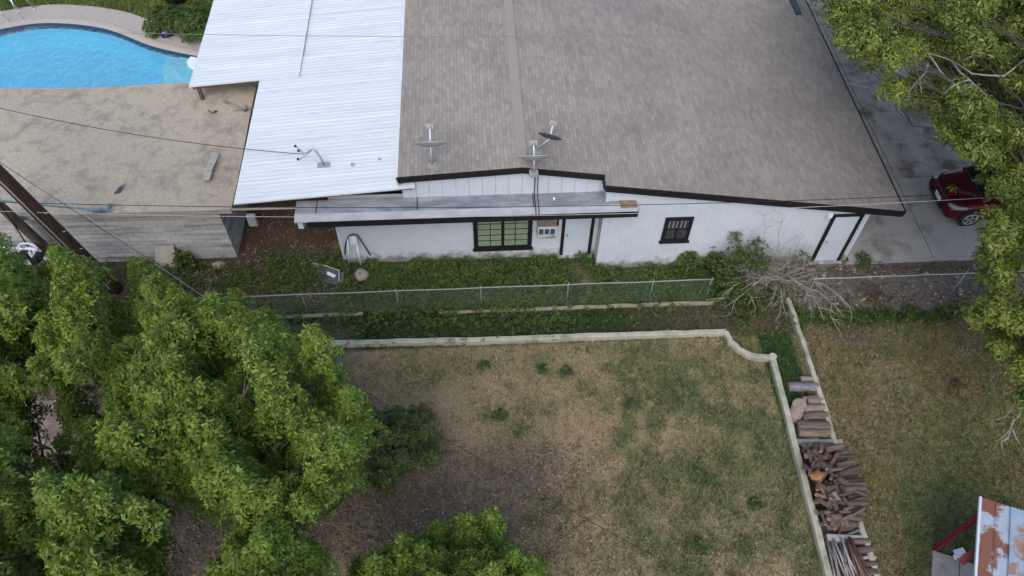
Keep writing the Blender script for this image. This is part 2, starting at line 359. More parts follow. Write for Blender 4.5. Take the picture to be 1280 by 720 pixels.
GP = [(790, 505, .30, .35, .9), (700, 465, .30, .2, .8), (612, 520, .3, .2, .8), (650, 540, .4, .3, .7), (880, 590, 1.3, .8, .9), (950, 630, .8, .5, .7), (870, 680, 1., .5, .9),
      (930, 680, 1., .7, .8), (690, 640, .4, .2, .5), (760, 620, .9, .5, .5), (680, 450, .35, .3, .7), (580, 455, .4, .3, .5), (830, 520, .7, .4, .4), (900, 460, .6, .8, .6),
      (940, 520, .5, .9, .6), (840, 440, 1.6, .5, .6), (980, 620, .5, 1.4, .6), (640, 580, .6, .5, .4), (540, 470, .9, .4, .45), (650, 700, .7, .4, .7), (780, 700, .8, .4, .6), (880, 550, .8, .4, .4)]
GPw = [(tuple(at(a, b)[:2]), c, d, e) for a, b, c, d, e in GP]
def ground_fields(x, y):
    n1 = fbm(x, y, .8, 4); n2 = fbm(x, y, 2.6, 3, 50); n3 = fbm(x, y, .35, 3, 90)
    g = sst(.44, .66, n1 * .5 + n2 * .3 + .2 * sst(-6, 8, x))[:, None] * .74
    base = TAN * (1 - sst(.4, .65, n3)[:, None]) + TANP * sst(.4, .65, n3)[:, None]
    gg = g[:, 0].copy()
    for c, rx, ry, a in GPw: gg = np.maximum(gg, a * gauss(x, y, c, rx * 1.1, ry * 1.1) * (0.35 + 1.1 * n2))
    col = base * (1 - gg[:, None]) + GREEN * gg[:, None]
    green = gg; hgt = .04 + .05 * gg; den = .55 + .4 * gg; weed = np.zeros_like(x)
    def put(mask, c, gr=None, h=None, d=None, wd=None):
        nonlocal col, green, hgt, den, weed
        m = np.clip(mask, 0, 1); col = col * (1 - m[:, None]) + np.asarray(c) * m[:, None]
        if gr is not None: green = green * (1 - m) + gr * m
        if h is not None: hgt = hgt * (1 - m) + h * m
        if d is not None: den = den * (1 - m) + d * m
        if wd is not None: weed = weed * (1 - m) + wd * m
    wob = (n2 - .5) * .5
    # right yard
    ry_ = sst(8.85, 8.95, x) * (1 - sst(13.1, 13.3, y))
    rc = OLIVE * (1 - sst(.45, .62, n1)[:, None]) + (TAN * .85) * sst(.45, .62, n1)[:, None]
    gl = np.clip(sst(.5, .66, n2 * .6 + n3 * .4) * .55 + .7 * gauss(x, y, at(1180, 640)[:2], 1.5, 1.4) + .5 * gauss(x, y, at(1210, 540)[:2], 1.6, 1.2), 0, 1)
    rc = rc * (1 - gl[:, None]) + GREEN * gl[:, None] * 1.05
    put(ry_, rc, .5, .06, .9, 0)
    put(ry_ * sst(12.1, 12.5, y + wob) * .9, DGREEN * 1.15, 1, .10, .8, .35)
    put(ry_ * .8 * gauss(x, y, at(1065, 420)[:2], .8, .35), DIRT, .1)
    # rubble strip
    put(sst(9.2, 9.8, x + wob) * sst(12.75, 12.95, y + wob) * (1 - sst(14.55, 14.6, y)), RUBBLE * (0.75 + .6 * n2[:, None]), .2, .05, .15, .05)
    # strip between retaining edge and kerb
    s1 = sst(12.05, 12.2, y) * (1 - sst(13.4, 13.5, y)) * (1 - sst(9.0, 9.4, x))
    put(s1, np.array([.048, .078, .030]) * (1.2 - n2[:, None] * .5), 1, .07, .95, .30 * (1 - sst(1.5, 3.5, x)) * sst(12.3, 12.9, y) + .05)
    put(s1 * sst(3.5, 5.5, x + wob * 3) * .75, np.array([.095, .088, .05]), .5, .06, .8, .08)
    put(s1 * gauss(x, y, at(930, 415)[:2], 1.6, .9), DIRT * .7, .1, .04, .3, .05)
    # between the two right edging walls
    s2 = sst(7.9, 7.98, x) * (1 - sst(8.85, 8.95, x)) * (1 - sst(12.0, 12.4, y))
    put(s2, DGREEN * 1.25, 1, .09, .9, .15)
    put(s2 * (1 - sst(8.8, 9.2, y)), DIRT * .5, .1, .03, .1, 0)
    # house-front strip
    s3 = sst(13.35, 13.5, y) * (1 - sst(15.8, 15.9, y)) * (1 - sst(9.0, 9.6, x + wob))
    put(s3, DGREEN * 1.1, 1, .1, .6, .85)
    put(s3 * gauss(x, y, at(723, 340)[:2], .45, .35), DIRT * .9, .3, .04, .4, .15)
    put(s3 * gauss(x, y, at(732, 352)[:2], .3, .25), DIRT * 1.3, .1, .04, .1, .0)
    # passage with leaf litter
    s4 = (1 - sst(-4.6, -3.9, x + wob * 2)) * sst(13.5, 13.9, y)
    put(s4, LITTER * (0.6 + .8 * n2[:, None]), .1, .04, .1, .12)
    put(s4 * (gauss(x, y, at(390, 335)[:2], .9, .7) + .8 * gauss(x, y, at(350, 320)[:2], .5, .4) + .9 * gauss(x, y, at(225, 335)[:2], .9, .6) + .7 * gauss(x, y, at(300, 350)[:2], 1.4, .35)), DGREEN * 1.1, 1, .1, .7, .85)
    # under the left trees
    s5 = (1 - sst(-4.5, -3., x + wob * 2)) * (1 - sst(12.2, 13.6, y))
    put(s5, MULCH * (.7 + .6 * n2[:, None]), .1, .04, .15, .05)
    put(.9 * gauss(x, y, at(520, 650)[:2], 2.2, 1.3) * (.3 + 1.3 * n1), MULCH, .1, .03, .25, 0)
    put(.6 * gauss(x, y, at(640, 590)[:2], 1.5, .8) * (.3 + 1.3 * n2), MULCH * 1.15, .1, .03, .3, 0)
    # pool side garden
    s6 = sst(26., 26.4, y) * (1 - sst(-9.5, -9, x))
    put(s6, np.array([.12, .15, .045]) * (.75 + .6 * n1[:, None]), 1, .1, .8, .1)
    s7 = sst(12.5, 13.5, x) * sst(14.6, 14.7, y)
    put(s7, MULCH * .8 * (.7 + .6 * n2[:, None]), .1, .03, .1, 0)
    return np.clip(col, .01, .6), green, hgt, den, weed

# ------------------------------------------------------------------ pool outline
NORTH = [(-22.5, 25.2), (-20.6, 26.7), (-18.34, 27.62), (-16.6, 27.97), (-14.33, 27.52), (-12.22, 26.32), (-10.44, 25.66)]
SOUTH = [(-9.2, 25.4), (-8.2, 24.6), (-8.0, 23.5), (-8.6, 22.5), (-10, 22.0), (-14, 21.75), (-19, 21.75), (-22.5, 22.3), (-23.6, 23.8)]
def smooth_loop(pts, k=6):
    out = []; n = len(pts)
    for i in range(n):
        p0, p1, p2, p3 = [V((*pts[(i + j - 1) % n], 0)) for j in range(4)]
        for j in range(k):
            t = j / k
            out.append(0.5 * ((2 * p1) + (p2 - p0) * t + (2 * p0 - 5 * p1 + 4 * p2 - p3) * t * t + (3 * p1 - p0 - 3 * p2 + p3) * t ** 3))
    return out
POOL = smooth_loop(NORTH + SOUTH)
pc = V((-15.5, 24.6, 0))
def grow(loop, d):
    out = []; n = len(loop)
    for i, p in enumerate(loop):
        t = (loop[(i + 1) % n] - loop[i - 1]).normalized(); nn = V((-t.y, t.x, 0))
        if nn.dot(p - pc) < 0: nn = -nn
        out.append(p + nn * d)
    return out
def inside(px, py, poly):
    r = np.zeros_like(px, dtype=bool); n = len(poly)
    for i in range(n):
        x1, y1 = poly[i][0], poly[i][1]; x2, y2 = poly[i - 1][0], poly[i - 1][1]
        c = ((y1 > py) != (y2 > py)) & (px < (x2 - x1) * (py - y1) / ((y2 - y1) if y2 != y1 else 1e-9) + x1)
        r ^= c
    return r

# ------------------------------------------------------------------ ground
def make_ground():
    xs = np.arange(-27, 25.01, .09); ys = np.arange(-2, 36.01, .09)
    X, Y = np.meshgrid(xs, ys, indexing='ij'); x = X.ravel(); y = Y.ravel()
    z = (fbm(x, y, 1.1, 3, 5) - .5) * .04 + (fbm(x, y, 5, 2, 7) - .5) * .02
    z = z - .01
    flat = inside(x, y, grow(POOL, 1.2)) | ((x > 11) & (x < 17.3) & (y > 14.4))
    z[flat] = -.03
    col = ground_fields(x, y)[0]
    nx, ny = X.shape; I = np.arange(nx * ny).reshape(nx, ny)
    F = np.stack([I[:-1, :-1].ravel(), I[1:, :-1].ravel(), I[1:, 1:].ravel(), I[:-1, 1:].ravel()], 1)
    cx = x[F].mean(1); cy = y[F].mean(1); F = F[~inside(cx, cy, grow(POOL, .25))]
    o = np_mesh('ground', np.stack([x, y, z], 1), F, M['ground'], col=col); tag(o, kind='structure')
    mb = MB(); R = 400
    for a, b in (((-R, -R), (-27, R)), ((25, -R), (R, R)), ((-27, -R), (25, -2)), ((-27, 36), (25, R))):
        mb.quad([(a[0], a[1], -.02), (b[0], a[1], -.02), (b[0], b[1], -.02), (a[0], b[1], -.02)])
    tag(mb.build('surrounding_ground', M['outer'], origin=(0, 0, 0)), kind='structure')
make_ground()

def blades(name, x, y, hgt, col, width, nb, seed, lean=.8):
    r = np.random.RandomState(seed); n = len(x)
    bx = np.repeat(x, nb) + r.normal(0, .02, n * nb); by = np.repeat(y, nb) + r.normal(0, .02, n * nb)
    h = np.repeat(hgt, nb) * r.uniform(.5, 1.3, n * nb); a = r.uniform(0, 2 * np.pi, n * nb); l = r.uniform(.1, lean, n * nb) * h
    wv = width * r.uniform(.6, 1.3, n * nb); a2 = a + np.pi / 2 + r.normal(0, .4, n * nb)
    z0 = np.full(n * nb, -.01)
    p0 = np.stack([bx + np.cos(a2) * wv, by + np.sin(a2) * wv, z0], 1); p1 = np.stack([bx - np.cos(a2) * wv, by - np.sin(a2) * wv, z0], 1)
    p2 = np.stack([bx + np.cos(a) * l, by + np.sin(a) * l, h], 1)
    Vt = np.stack([p0, p1, p2], 1).reshape(-1, 3); F = np.arange(len(Vt)).reshape(-1, 3)
    c = np.repeat(np.repeat(col, nb, axis=0) * np.repeat(r.uniform(.7, 1.4, (n, 1)), nb, axis=0) * r.uniform(.5, 1.7, (n * nb, 1)), 3, axis=0)
    return np_mesh(name, Vt, F, M['blade'], col=np.clip(c, 0, 1))
def mott(x, y): return (.60 + .80 * fbm(x, y, 7., 3, 61))[:, None]
_r = np.random.RandomState(11); N = 150000
gx = _r.uniform(-9, 17, N); gy = _r.uniform(3.8, 13.4, N)
c, g, h, d, wd = ground_fields(gx, gy); k = _r.rand(N) < d
tint = c * (1.1 - .1 * g[:, None]) * mott(gx, gy)
o = blades('short_grass', gx[k], gy[k], h[k], tint[k], .011, 4, 1); tag(o, 'short half-dry lawn grass in tan and green patches', 'grass', kind='stuff')
N = 22000; gx = _r.uniform(-20, -9.2, N); gy = _r.uniform(26, 33, N); k = ~inside(gx, gy, grow(POOL, 1.15)); gx = gx[k]; gy = gy[k]
c, g, h, d, wd = ground_fields(gx, gy)
o = blades('garden_grass', gx, gy, h * 1.6, c * 1.1, .012, 4, 2); tag(o, 'green grass growing behind the swimming pool deck', 'grass', kind='stuff')

# ------------------------------------------------------------------ leaf clusters
def leaf_arrays(P, Nn, r, nleaf=6, L=.12, W=.022, elev=(-.2, .6), curl=.1):
    n = len(P); Nn = Nn / np.linalg.norm(Nn, axis=1, keepdims=True)
    ref = np.tile(np.array([[.31, .77, .55]]), (n, 1)); T = np.cross(Nn, ref); T /= np.linalg.norm(T, axis=1, keepdims=True); B = np.cross(Nn, T)
    a = (np.arange(nleaf)[None] / nleaf * 2 * np.pi) + r.uniform(0, 6.28, (n, 1)) + r.normal(0, .3, (n, nleaf))
    e = r.uniform(elev[0], elev[1], (n, nleaf)); l = L * r.uniform(.6, 1.3, (n, nleaf)) * r.uniform(.7, 1.3, (n, 1))
    ca = (np.cos(a) * np.cos(e))[..., None]; sa = (np.sin(a) * np.cos(e))[..., None]
    D = T[:, None] * ca + B[:, None] * sa + Nn[:, None] * np.sin(e)[..., None]
    S = np.cross(D, Nn[:, None] + r.normal(0, .25, (n, nleaf, 3))); S /= (np.linalg.norm(S, axis=2, keepdims=True) + 1e-9)
    base = P[:, None] + D * l[..., None] * .12; mid = P[:, None] + D * l[..., None] * .5 + Nn[:, None] * (curl * l[..., None]); tip = P[:, None] + D * l[..., None] - Nn[:, None] * (curl * l[..., None])
    ww = W * (l / L)[..., None] * r.uniform(.8, 1.2, (n, nleaf, 1))
    Vt = np.stack([base, mid + S * ww, tip, mid - S * ww], 2).reshape(-1, 3)
    return Vt, np.arange(len(Vt)).reshape(-1, 4)
def leaves(name, P, Nn, r, mt, parent=None, origin=None, **kw):
    Vt, F = leaf_arrays(np.asarray(P, float), np.asarray(Nn, float), r, **kw)
    if parent is None and origin is None: origin = (P[:, 0].mean(), P[:, 1].mean(), P[:, 2].min())
    return np_mesh(name, Vt, F, mt, parent=parent, origin=origin if origin is not None else (0, 0, 0))
def clump(c, rad, n, r, squash=.75, upb=.35):
    d = r.normal(0, 1, (n, 3)); d /= np.linalg.norm(d, axis=1, keepdims=True); d[:, 2] = np.where((d[:, 2] < 0) & (r.rand(n) < .6), -d[:, 2], d[:, 2])
    # lumpy radius so that an outline is never a ball
    ph = r.uniform(0, 6.28, 3); lump = 1 + .22 * np.sin(3.1 * d[:, 0] + 2.7 * d[:, 1] + ph[0]) + .18 * np.sin(5.3 * d[:, 1] - 4.1 * d[:, 2] + ph[1]) + .15 * np.sin(7.3 * d[:, 0] + ph[2])
    rr = rad * lump * (1 - .55 * r.rand(n) ** 1.8)
    P = np.array(c) + d * rr[:, None] * np.array([1, 1, squash]); Nn = d + np.array([0, 0, upb]); return P, Nn

def cone(c, rad, n, r):
    t = r.rand(n) ** 1.25; a = r.uniform(0, 6.28, n); ph = r.uniform(0, 6.28, 2)
    rr = rad * ((1 - t) ** .75 * .95 + .10) * (1 - .5 * r.rand(n) ** 2) * (1 + .25 * np.sin(3 * a + ph[0] + 3 * t) + .15 * np.sin(5 * a + ph[1]))
    P = np.array(c) + np.stack([np.cos(a) * rr, np.sin(a) * rr, (t * 3.3 - .9) * rad], 1)
    Nn = np.stack([np.cos(a) * .75, np.sin(a) * .75, .45 + t], 1); return P, Nn

def pix_clumps(polys, zr, gap, rpx, r, tries=4000, margin=.6):
    """clump centres spread through the crown's volume"""
    out = []
    for poly in polys:
        xs = [p[0] for p in poly]; ys = [p[1] for p in poly]; pts = []
        for _ in range(tries):
            px = r.uniform(min(xs), max(xs)); py = r.uniform(min(ys), max(ys)); m = rpx * margin
            q = np.array([[px, py]] + [[px + m * math.cos(a), py + m * math.sin(a)] for a in np.arange(0, 6.28, .785)])
            if not inside(q[:, 0], q[:, 1], poly).all(): continue
            if any((px - a) ** 2 + (py - b) ** 2 < gap * gap for a, b, _z in pts): continue
            pts.append((px, py, r.uniform(*zr)))
        out += pts
    res = []
    for px, py, z in out:
        p = at(px, py, z); dist = (p - V((0, 0, CAMH))).length
        res.append((p, rpx * r.uniform(.8, 1.25) / FPX * dist))
    return res

def branch_path(a, b, r, sag=.0, k=5, jit=.12):
    a = V(a); b = V(b); L_ = (b - a).length; pts = []
    for i in range(k + 1):
        t = i / k; p = a.lerp(b, t); p.z += sag * math.sin(math.pi * t)
        if 0 < i < k: p += V((r.uniform(-1, 1), r.uniform(-1, 1), r.uniform(-1, 1))) * jit * L_ * .3
        pts.append(p)
    return pts

def make_tree(name, label, cat, base, fork, clumps, mt, seed, per=230, trunk_r=.16, group=None, bark='bark', shape='ball', **kw):
    r = np.random.RandomState(seed)
    root = thing(name, base, label, cat, group)
    mb = MB(); tp = branch_path(base, fork, r, k=5, jit=.1); n = len(tp)
    mb.tube([tp[0] - V((0, 0, .1))] + tp[1:], [trunk_r * (1.25 if i == 0 else 1 - .45 * i / (n - 1)) for i in range(n)], 9)
    mb.build('trunk', M[bark], root)
    bm_ = MB()
    for c_, rad in clumps:
        st = tp[r.randint(max(1, n - 3), n)]; k = 5; p = branch_path(st, c_ - V((0, 0, rad * .3)), r, sag=.25, k=k, jit=.25)
        L_ = (c_ - st).length; r0 = min(trunk_r * .3, .013 * L_ + .008) * (.55 if 'yellow' in name else 1)
        bm_.tube(p, [r0 * (1 - .75 * i / k) for i in range(k + 1)], 5, cap=False)
        for _ in range(6):
            e = p[-1] + V(r.normal(0, 1, 3)).normalized() * rad * .8
            bm_.tube(branch_path(p[-1 - r.randint(0, 2)], e, r, k=3, jit=.2), [.012, .009, .007, .004], 4, cap=False)
    bm_.build('branches', M[bark], root)
    PP = []; NN = []
    for c_, rad in clumps:
        P, Nn = (cone(c_, rad, int(per * (rad / .5) ** 2), r) if shape == 'cone' and r.rand() < .88 else clump(c_, rad, int(per * (rad / .5) ** 2), r, upb=kw.get('upb', .35))); PP.append(P); NN.append(Nn)
    kw.pop('upb', None)
    leaves('crown', np.vstack(PP), np.vstack(NN), r, mt, parent=root, **kw)
    return root

# ------------------------------------------------------------------ driveway, paving
def slabs(name, rects, z1, gap, mt, th=.06):
    mb = MB()
    for x0, y0, x1, y1 in rects: mb.box((x0 + gap, y0 + gap, z1 - th), (x1 - gap, y1 - gap, z1))
    return mb.build(name, mt, origin=(0, 0, 0))
ys = [14.62, 18.1, 21.4, 24.8, 28.2, 31.6, 36]; rects = []
for i in range(len(ys) - 1):
    rects += [(11.42, ys[i], 14.1, ys[i + 1]), (14.1, ys[i], 16.75, ys[i + 1]), (16.75, ys[i], 19.4, ys[i + 1])]
tag(slabs('driveway', rects[:3], .05, .012, M['concrete'], .09), kind='structure')
M['shaded_concrete'] = mat('stained_shaded_concrete', (.44, .405, .36), (.33, .30, .265), 1.4, .95, .004, 40, c3=(.17, .14, .11), scale3=.9, lo3=.50, hi3=.64)  # same stained concrete, tree shade over the far slabs mixed into its colour
tag(slabs('driveway', rects[3:], .046, .012, M['shaded_concrete'], .09), kind='structure')
mb = MB(); mb.box((11.42, 14.63, -.05), (19.4, 36, .03)); tag(mb.build('driveway_bed', M['joint'], origin=(0, 0, 0)), kind='structure')
# brown paving glimpsed through the trees, with pale edging strips
a = at(30, 590); b = at(100, 495)
mb = MB(); mb.box((-12.1, 8.9, -.05), (-10.5, 10.9, .05)); tag(mb.build('garden_path', M['walk'], origin=(0, 0, 0)), kind='structure')
for p, q, lab in ((at(45, 585, .08), at(58, 543, .08), 'lower pale edging strip on the brown garden path under the trees'),
                  (at(62, 518, .08), at(70, 500, .08), 'upper pale edging strip on the brown garden path under the trees')):
    mb = MB(); mb.bar(p, q, .045, .04); tag(mb.build('edging_strip', M['board']), lab, 'edging strip', 'pale strips on the garden path')

# ------------------------------------------------------------------ swimming pool
root = thing('swimming_pool', pc, 'freeform swimming pool with bright blue water behind the flat tan roof', 'swimming pool')
n = len(POOL); zt, zw, zb = .06, -.10, -.80
mb = MB(); inner = grow(POOL, -.5)
mb.loft([[(p.x, p.y, zw - .16) for p in POOL], [(p.x, p.y, zb + .3) for p in grow(POOL, -.03)], [(p.x, p.y, zb) for p in inner]], cap=False)
mb.quad([(p.x, p.y, zb) for p in inner]); mb.build('basin', M['plaster'], root)
mb = MB(); mb.loft([[(p.x, p.y, zt - .05) for p in grow(POOL, .01)], [(p.x, p.y, zw - .18) for p in grow(POOL, .01)]], cap=False, sm=False); mb.build('tile_band', M['tile'], root)
mb = MB(); mb.loft([[(p.x, p.y, zt) for p in grow(POOL, .34)], [(p.x, p.y, zt + .012) for p in grow(POOL, .30)], [(p.x, p.y, zt + .012) for p in POOL], [(p.x, p.y, zt - .05) for p in POOL]], cap=False)
mb.build('coping', M['deck'], root)
sc = at(236, 92, -.3)
sc = at(250, 74, 0) - V((.5, .1, 0))
for rad, z in ((1.5, -.30), (1.0, -.19), (.5, -.07)):
    mb = MB(); mb.tube([(sc.x + .5, sc.y + .1, zb), (sc.x + .5, sc.y + .1, z)], rad, 24); mb.build('step', M['step'], root)
mw = bpy.data.materials.new('pool_water'); mw.use_nodes = True; nn = mw.node_tree.nodes; L = mw.node_tree.links; nn.remove(nn['Principled BSDF'])
tr = nn.new('ShaderNodeBsdfTransparent'); tr.inputs[0].default_value = (.55, .97, 1, 1)
df = nn.new('ShaderNodeBsdfDiffuse'); df.inputs[0].default_value = (.002, .62, .84, 1)
m0 = nn.new('ShaderNodeMixShader'); m0.inputs[0].default_value = .14; L.new(tr.outputs[0], m0.inputs[1]); L.new(df.outputs[0], m0.inputs[2])
gl = nn.new('ShaderNodeBsdfGlossy'); gl.inputs['Roughness'].default_value = .06
fr = nn.new('ShaderNodeFresnel'); fr.inputs[0].default_value = 1.45; mx = nn.new('ShaderNodeMixShader')
tcn = nn.new('ShaderNodeTexCoord'); t1 = nn.new('ShaderNodeTexNoise'); t1.inputs['Scale'].default_value = 2.6; t1.inputs['Detail'].default_value = 4; t1.inputs['Distortion'].default_value = 1.2
bp = nn.new('ShaderNodeBump'); bp.inputs['Distance'].default_value = .06; L.new(tcn.outputs['Object'], t1.inputs['Vector']); L.new(t1.outputs[0], bp.inputs['Height'])
L.new(bp.outputs[0], gl.inputs['Normal']); L.new(bp.outputs[0], fr.inputs['Normal'])
rd = nn.new('ShaderNodeMath'); rd.operation = 'MULTIPLY'; rd.inputs[1].default_value = .55; L.new(fr.outputs[0], rd.inputs[0]); L.new(rd.outputs[0], mx.inputs[0]); L.new(m0.outputs[0], mx.inputs[1]); L.new(gl.outputs[0], mx.inputs[2]); L.new(mx.outputs[0], nn['Material Output'].inputs[0])
mb = MB(); mb.quad([(p.x, p.y, zw) for p in grow(POOL, .005)]); tag(mb.build('pool_water', mw, origin=tuple(pc)), kind='structure')
mb = MB(); o1 = grow(POOL, .34); rr = random.Random(5)
o2 = grow(POOL, 1.18)
mb.loft([[(p.x, p.y, -.04) for p in o2], [(p.x, p.y, .055) for p in o2], [(p.x, p.y, .055) for p in o1]], cap=False, sm=False)
tag(mb.build('pool_deck', M['deck'], origin=(0, 0, 0)), kind='structure')
def rail(px, py, lab):
    p = at(px, py, .05); r_ = thing('pool_rail', p, lab, 'handrail', 'chrome rails at the pool edge'); mb = MB()
    q = [p, p + V((-.1, .05, .55)), p + V((-.12, .15, .85)), p + V((-.05, .38, .92)), p + V((.06, .6, .75)), p + V((.2, .78, 0))]
    mb.tube(q, .028, 8); mb.build('tube', M['chrome'], r_)
    mb = MB(); mb.tube([p, p + V((0, 0, .03))], .07, 10); mb.tube([q[-1], q[-1] + V((0, 0, .03))], .07, 10); build_each(mb, 'flange', M['chrome'], r_)
rail(10, 27, 'curved chrome pool handrail nearest the left edge of the picture'); rail(29, 25, 'curved chrome pool handrail to the right of its twin')
# cloth on the deck
p = at(209, 44, .06); mb = MB()
pts = [(-.30, .16), (.02, .17), (.30, -.02), (.10, -.16), (-.12, -.20), (-.24, -.05)]
mb.loft([[p + V((x * s_, y * s_, z)) for x, y in pts] for s_, z in ((1, 0), (.95, .08), (.6, .14), (.2, .10))], sm=False)
mb.quad([p + V(q) for q in ((-.16, -.14, .16), (.05, -.10, .17), (.08, .0, .17), (-.12, -.02, .17))], 1); mb.quad([p + V(q) for q in ((-.2, .08, .15), (.1, .09, .16), (.05, .04, .17), (-.15, .04, .16))], 1)
tag(mb.build('folded_cloth', [M['navy'], M['lav']]), 'small navy and pale blue bundle on the pool deck', 'cloth')
# black tub
p = at(222, 1, 0); r_ = thing('plastic_tub', p, 'dark grey round tub standing in the grass behind the pool', 'tub')
mb = MB(); ring = lambda rd, z: [p + V((math.cos(a) * rd, math.sin(a) * rd, z)) for a in np.linspace(0, 2 * math.pi, 20, endpoint=False)]
mb.loft([ring(.42, 0), ring(.52, .5), ring(.56, .52), ring(.56, .56), ring(.50, .56), ring(.42, .1)]); mb.build('body', M['tub'], r_)
mb = MB(); mb.tube([p + V((-.56, 0, .45)), p + V((-.66, 0, .46)), p + V((-.66, .12, .46)), p + V((-.56, .14, .45))], .02, 6); mb.build('handle', M['tub'], r_)

# ------------------------------------------------------------------ flat-roofed outbuilding
root = thing('flat_roof_outbuilding', (-12.5, 18.3, 0), 'long low grey block outbuilding with flat tan gravel roof beside the pool', 'outbuilding')
X0, X1, Y0, Y1, ZR = -21.5, -7.37, 15.68, 20.75, 2.22
def courses(mb, a, b, z0, z1, h, out):
    a = V(a); b = V(b); k = int(round((z1 - z0) / h)); h = (z1 - z0) / k; o_ = V(out)
    for i in range(k):
        za = z0 + i * h; zb_ = za + h
        mb.quad([a + V((0, 0, za)) + o_ * .012, b + V((0, 0, za)) + o_ * .012, b + V((0, 0, zb_ - .012)) , a + V((0, 0, zb_ - .012))])
        mb.quad([a + V((0, 0, zb_ - .012)), b + V((0, 0, zb_ - .012)), b + V((0, 0, zb_)) + o_ * .012, a + V((0, 0, zb_)) + o_ * .012])
mb = MB(); courses(mb, (X0, Y0, 0), (X1, Y0, 0), 0, ZR, .185, (0, -1, 0)); courses(mb, (X1, Y0, 0), (X1, Y1, 0), -.05, ZR, .19, (1, 0, 0))
courses(mb, (X1, Y1, 0), (X0, Y1, 0), -.05, ZR, .19, (0, 1, 0)); courses(mb, (X0, Y1, 0), (X0, Y0, 0), -.05, ZR, .19, (-1, 0, 0))
mb.build('wall', M['block'], root)
xs = np.arange(-21.9, -6.89, .25); ysr = np.linspace(15.46, 21.02, 24); mb = MB(); idx = {}
for i, x in enumerate(xs):
    for j, y in enumerate(ysr):
        e = (j == 0); idx[i, j] = len(mb.v)
        mb.v.append((x, y + (rnd.uniform(-.02, .02) if e else 0), 2.38 + .05 * math.sin(x * .8 + y) * (0 if e else 1) + rnd.uniform(-.008, .008)))
for i in range(len(xs) - 1):
    for j in range(len(ysr) - 1): mb.f.append((idx[i, j], idx[i + 1, j], idx[i + 1, j + 1], idx[i, j + 1])); mb.m.append(0); mb.sm.append(True)
rf = mb.build('roof', M['tan_roof'], root)
mb = MB(); mb.box((-21.9, 15.47, 2.2), (-6.9, 15.52, 2.37)); mb.box((-6.95, 15.52, 2.2), (-6.9, 21, 2.33)); mb.box((-21.9, 15.52, 2.19), (-6.95, 21, 2.22)); mb.build('fascia', M['board'], root)
mb = MB(); p = at(126, 263, 2.4); mb.tube([p + V((-.2, -.05, 0)), p + V((.15, -.05, .05)), p + V((.3, .1, .15))], .05, 7); mb.build('vent_pipe', M['cable_blue'], root)
mb = MB(); p = at(148, 238, 2.44); mb.quad([p + V(q) for q in ((-.1, -.15, .01), (.08, -.12, .02), (.14, .15, .10), (.02, .08, .06))]); mb.quad([p + V(q) for q in ((.02, .08, .06), (.14, .15, .10), (.2, .25, .03), (.1, .2, .02))])
mb.build('torn_flap', M['tub'], root)
def leaning_board(name, a, b, wd, th, mt, lab, cat): 
    mb = MB(); mb.bar(a, b, wd, th); return tag(mb.build(name, mt), lab, cat)
leaning_board('loose_board', at(258, 225, 2.47), at(268, 191, 2.47), .19, .03, M['board'], 'short pale grey board lying near the right end of the tan roof', 'board')
leaning_board('wooden_stick', at(264, 213, 2.55), at(274, 191, 2.60), .05, .04, M['slab'], 'thin pale stick lying beside the board on the tan roof', 'stick')
mb = MB(); mb.tube([at(280, 127, 2.45), at(300, 136, 2.47), at(306, 138, 2.45)], [.05, .045, .04], 7); mb.tube([at(292, 138, 2.47), at(318, 136, 2.5)], .02, 6); mb.tube([at(306, 139, 2.45), at(308, 132, 2.7)], .04, 6)
tag(mb.build('fallen_branch', M['dead_wood']), 'forked fallen branch on the tan roof under the metal roof edge', 'branch')
mb = MB(); mb.tube([at(260, 138, 2.44), at(266, 141, 2.47), at(270, 138, 2.44)], .02, 5); mb.tube([at(266, 141, 2.47), at(272, 139, 2.44)], .015, 5)
tag(mb.build('twig', M['bark']), 'small dark twig left of the forked branch on the tan roof', 'twig')
mb = MB(); a_ = at(212, 332); mb.quad([a_ + V((-.35, -.25, 0)), a_ + V((.3, -.25, 0)), V((-9.05, 15.64, .72)), V((-9.6, 15.64, .72))]); mb.quad([a_ + V((-.35, -.28, 0)), V((-9.6, 15.6, .74)), V((-9.05, 15.6, .74)), a_ + V((.3, -.28, 0))])
tag(mb.build('leaning_panel', M['slab']), 'pale panel leaning on the grey block wall among the weeds', 'panel')
p = at(275, 333); mb = MB(); mb.loft([[p + V((math.cos(a) * .22 * s_ * rnd.uniform(.8, 1.2), math.sin(a) * .13 * s_, z)) for a in np.linspace(0, 6.28, 8)[:-1]] for s_, z in ((1, 0), (1, .1), (.6, .16))], sm=False)
tag(mb.build('flat_stone', M['stone']), 'pale flat stone by the corner of the grey block wall', 'stone')

# ------------------------------------------------------------------ the white house
HX, HY = 3.0, 20.0
house = thing('white_house', (HX, HY, 0), 'white one-storey house with wide brown shingle roof and black trim', 'house')
RX, RZ = 1.26, 4.13
zl = lambda x: RZ + (x - RX) * .068          # left of the ridge
zr = lambda x: RZ - (x - RX) * .165          # right of the ridge
YB = 33.0
mb = MB()
def slab3(mb, x0, z0, x1, z1, y0, y1, th, m=0):
    mb.hexa([(x0, y0, z0 - th), (x1, y0, z1 - th), (x1, y1, z1 - th), (x0, y1, z0 - th), (x0, y0, z0), (x1, y0, z1), (x1, y1, z1), (x0, y1, z0)], m)
LX, EX = -2.05, 12.22
slab3(mb, LX, zl(LX), RX, RZ, 15.0, YB, .05)
slab3(mb, RX, RZ, 3.5, zr(3.5), 15.0, YB, .05)
slab3(mb, 3.5, zr(3.5), EX, zr(EX), 14.6, YB, .05)
roof = mb.build('roof', M['shingle'], house)
mb = MB()
y = 15.0
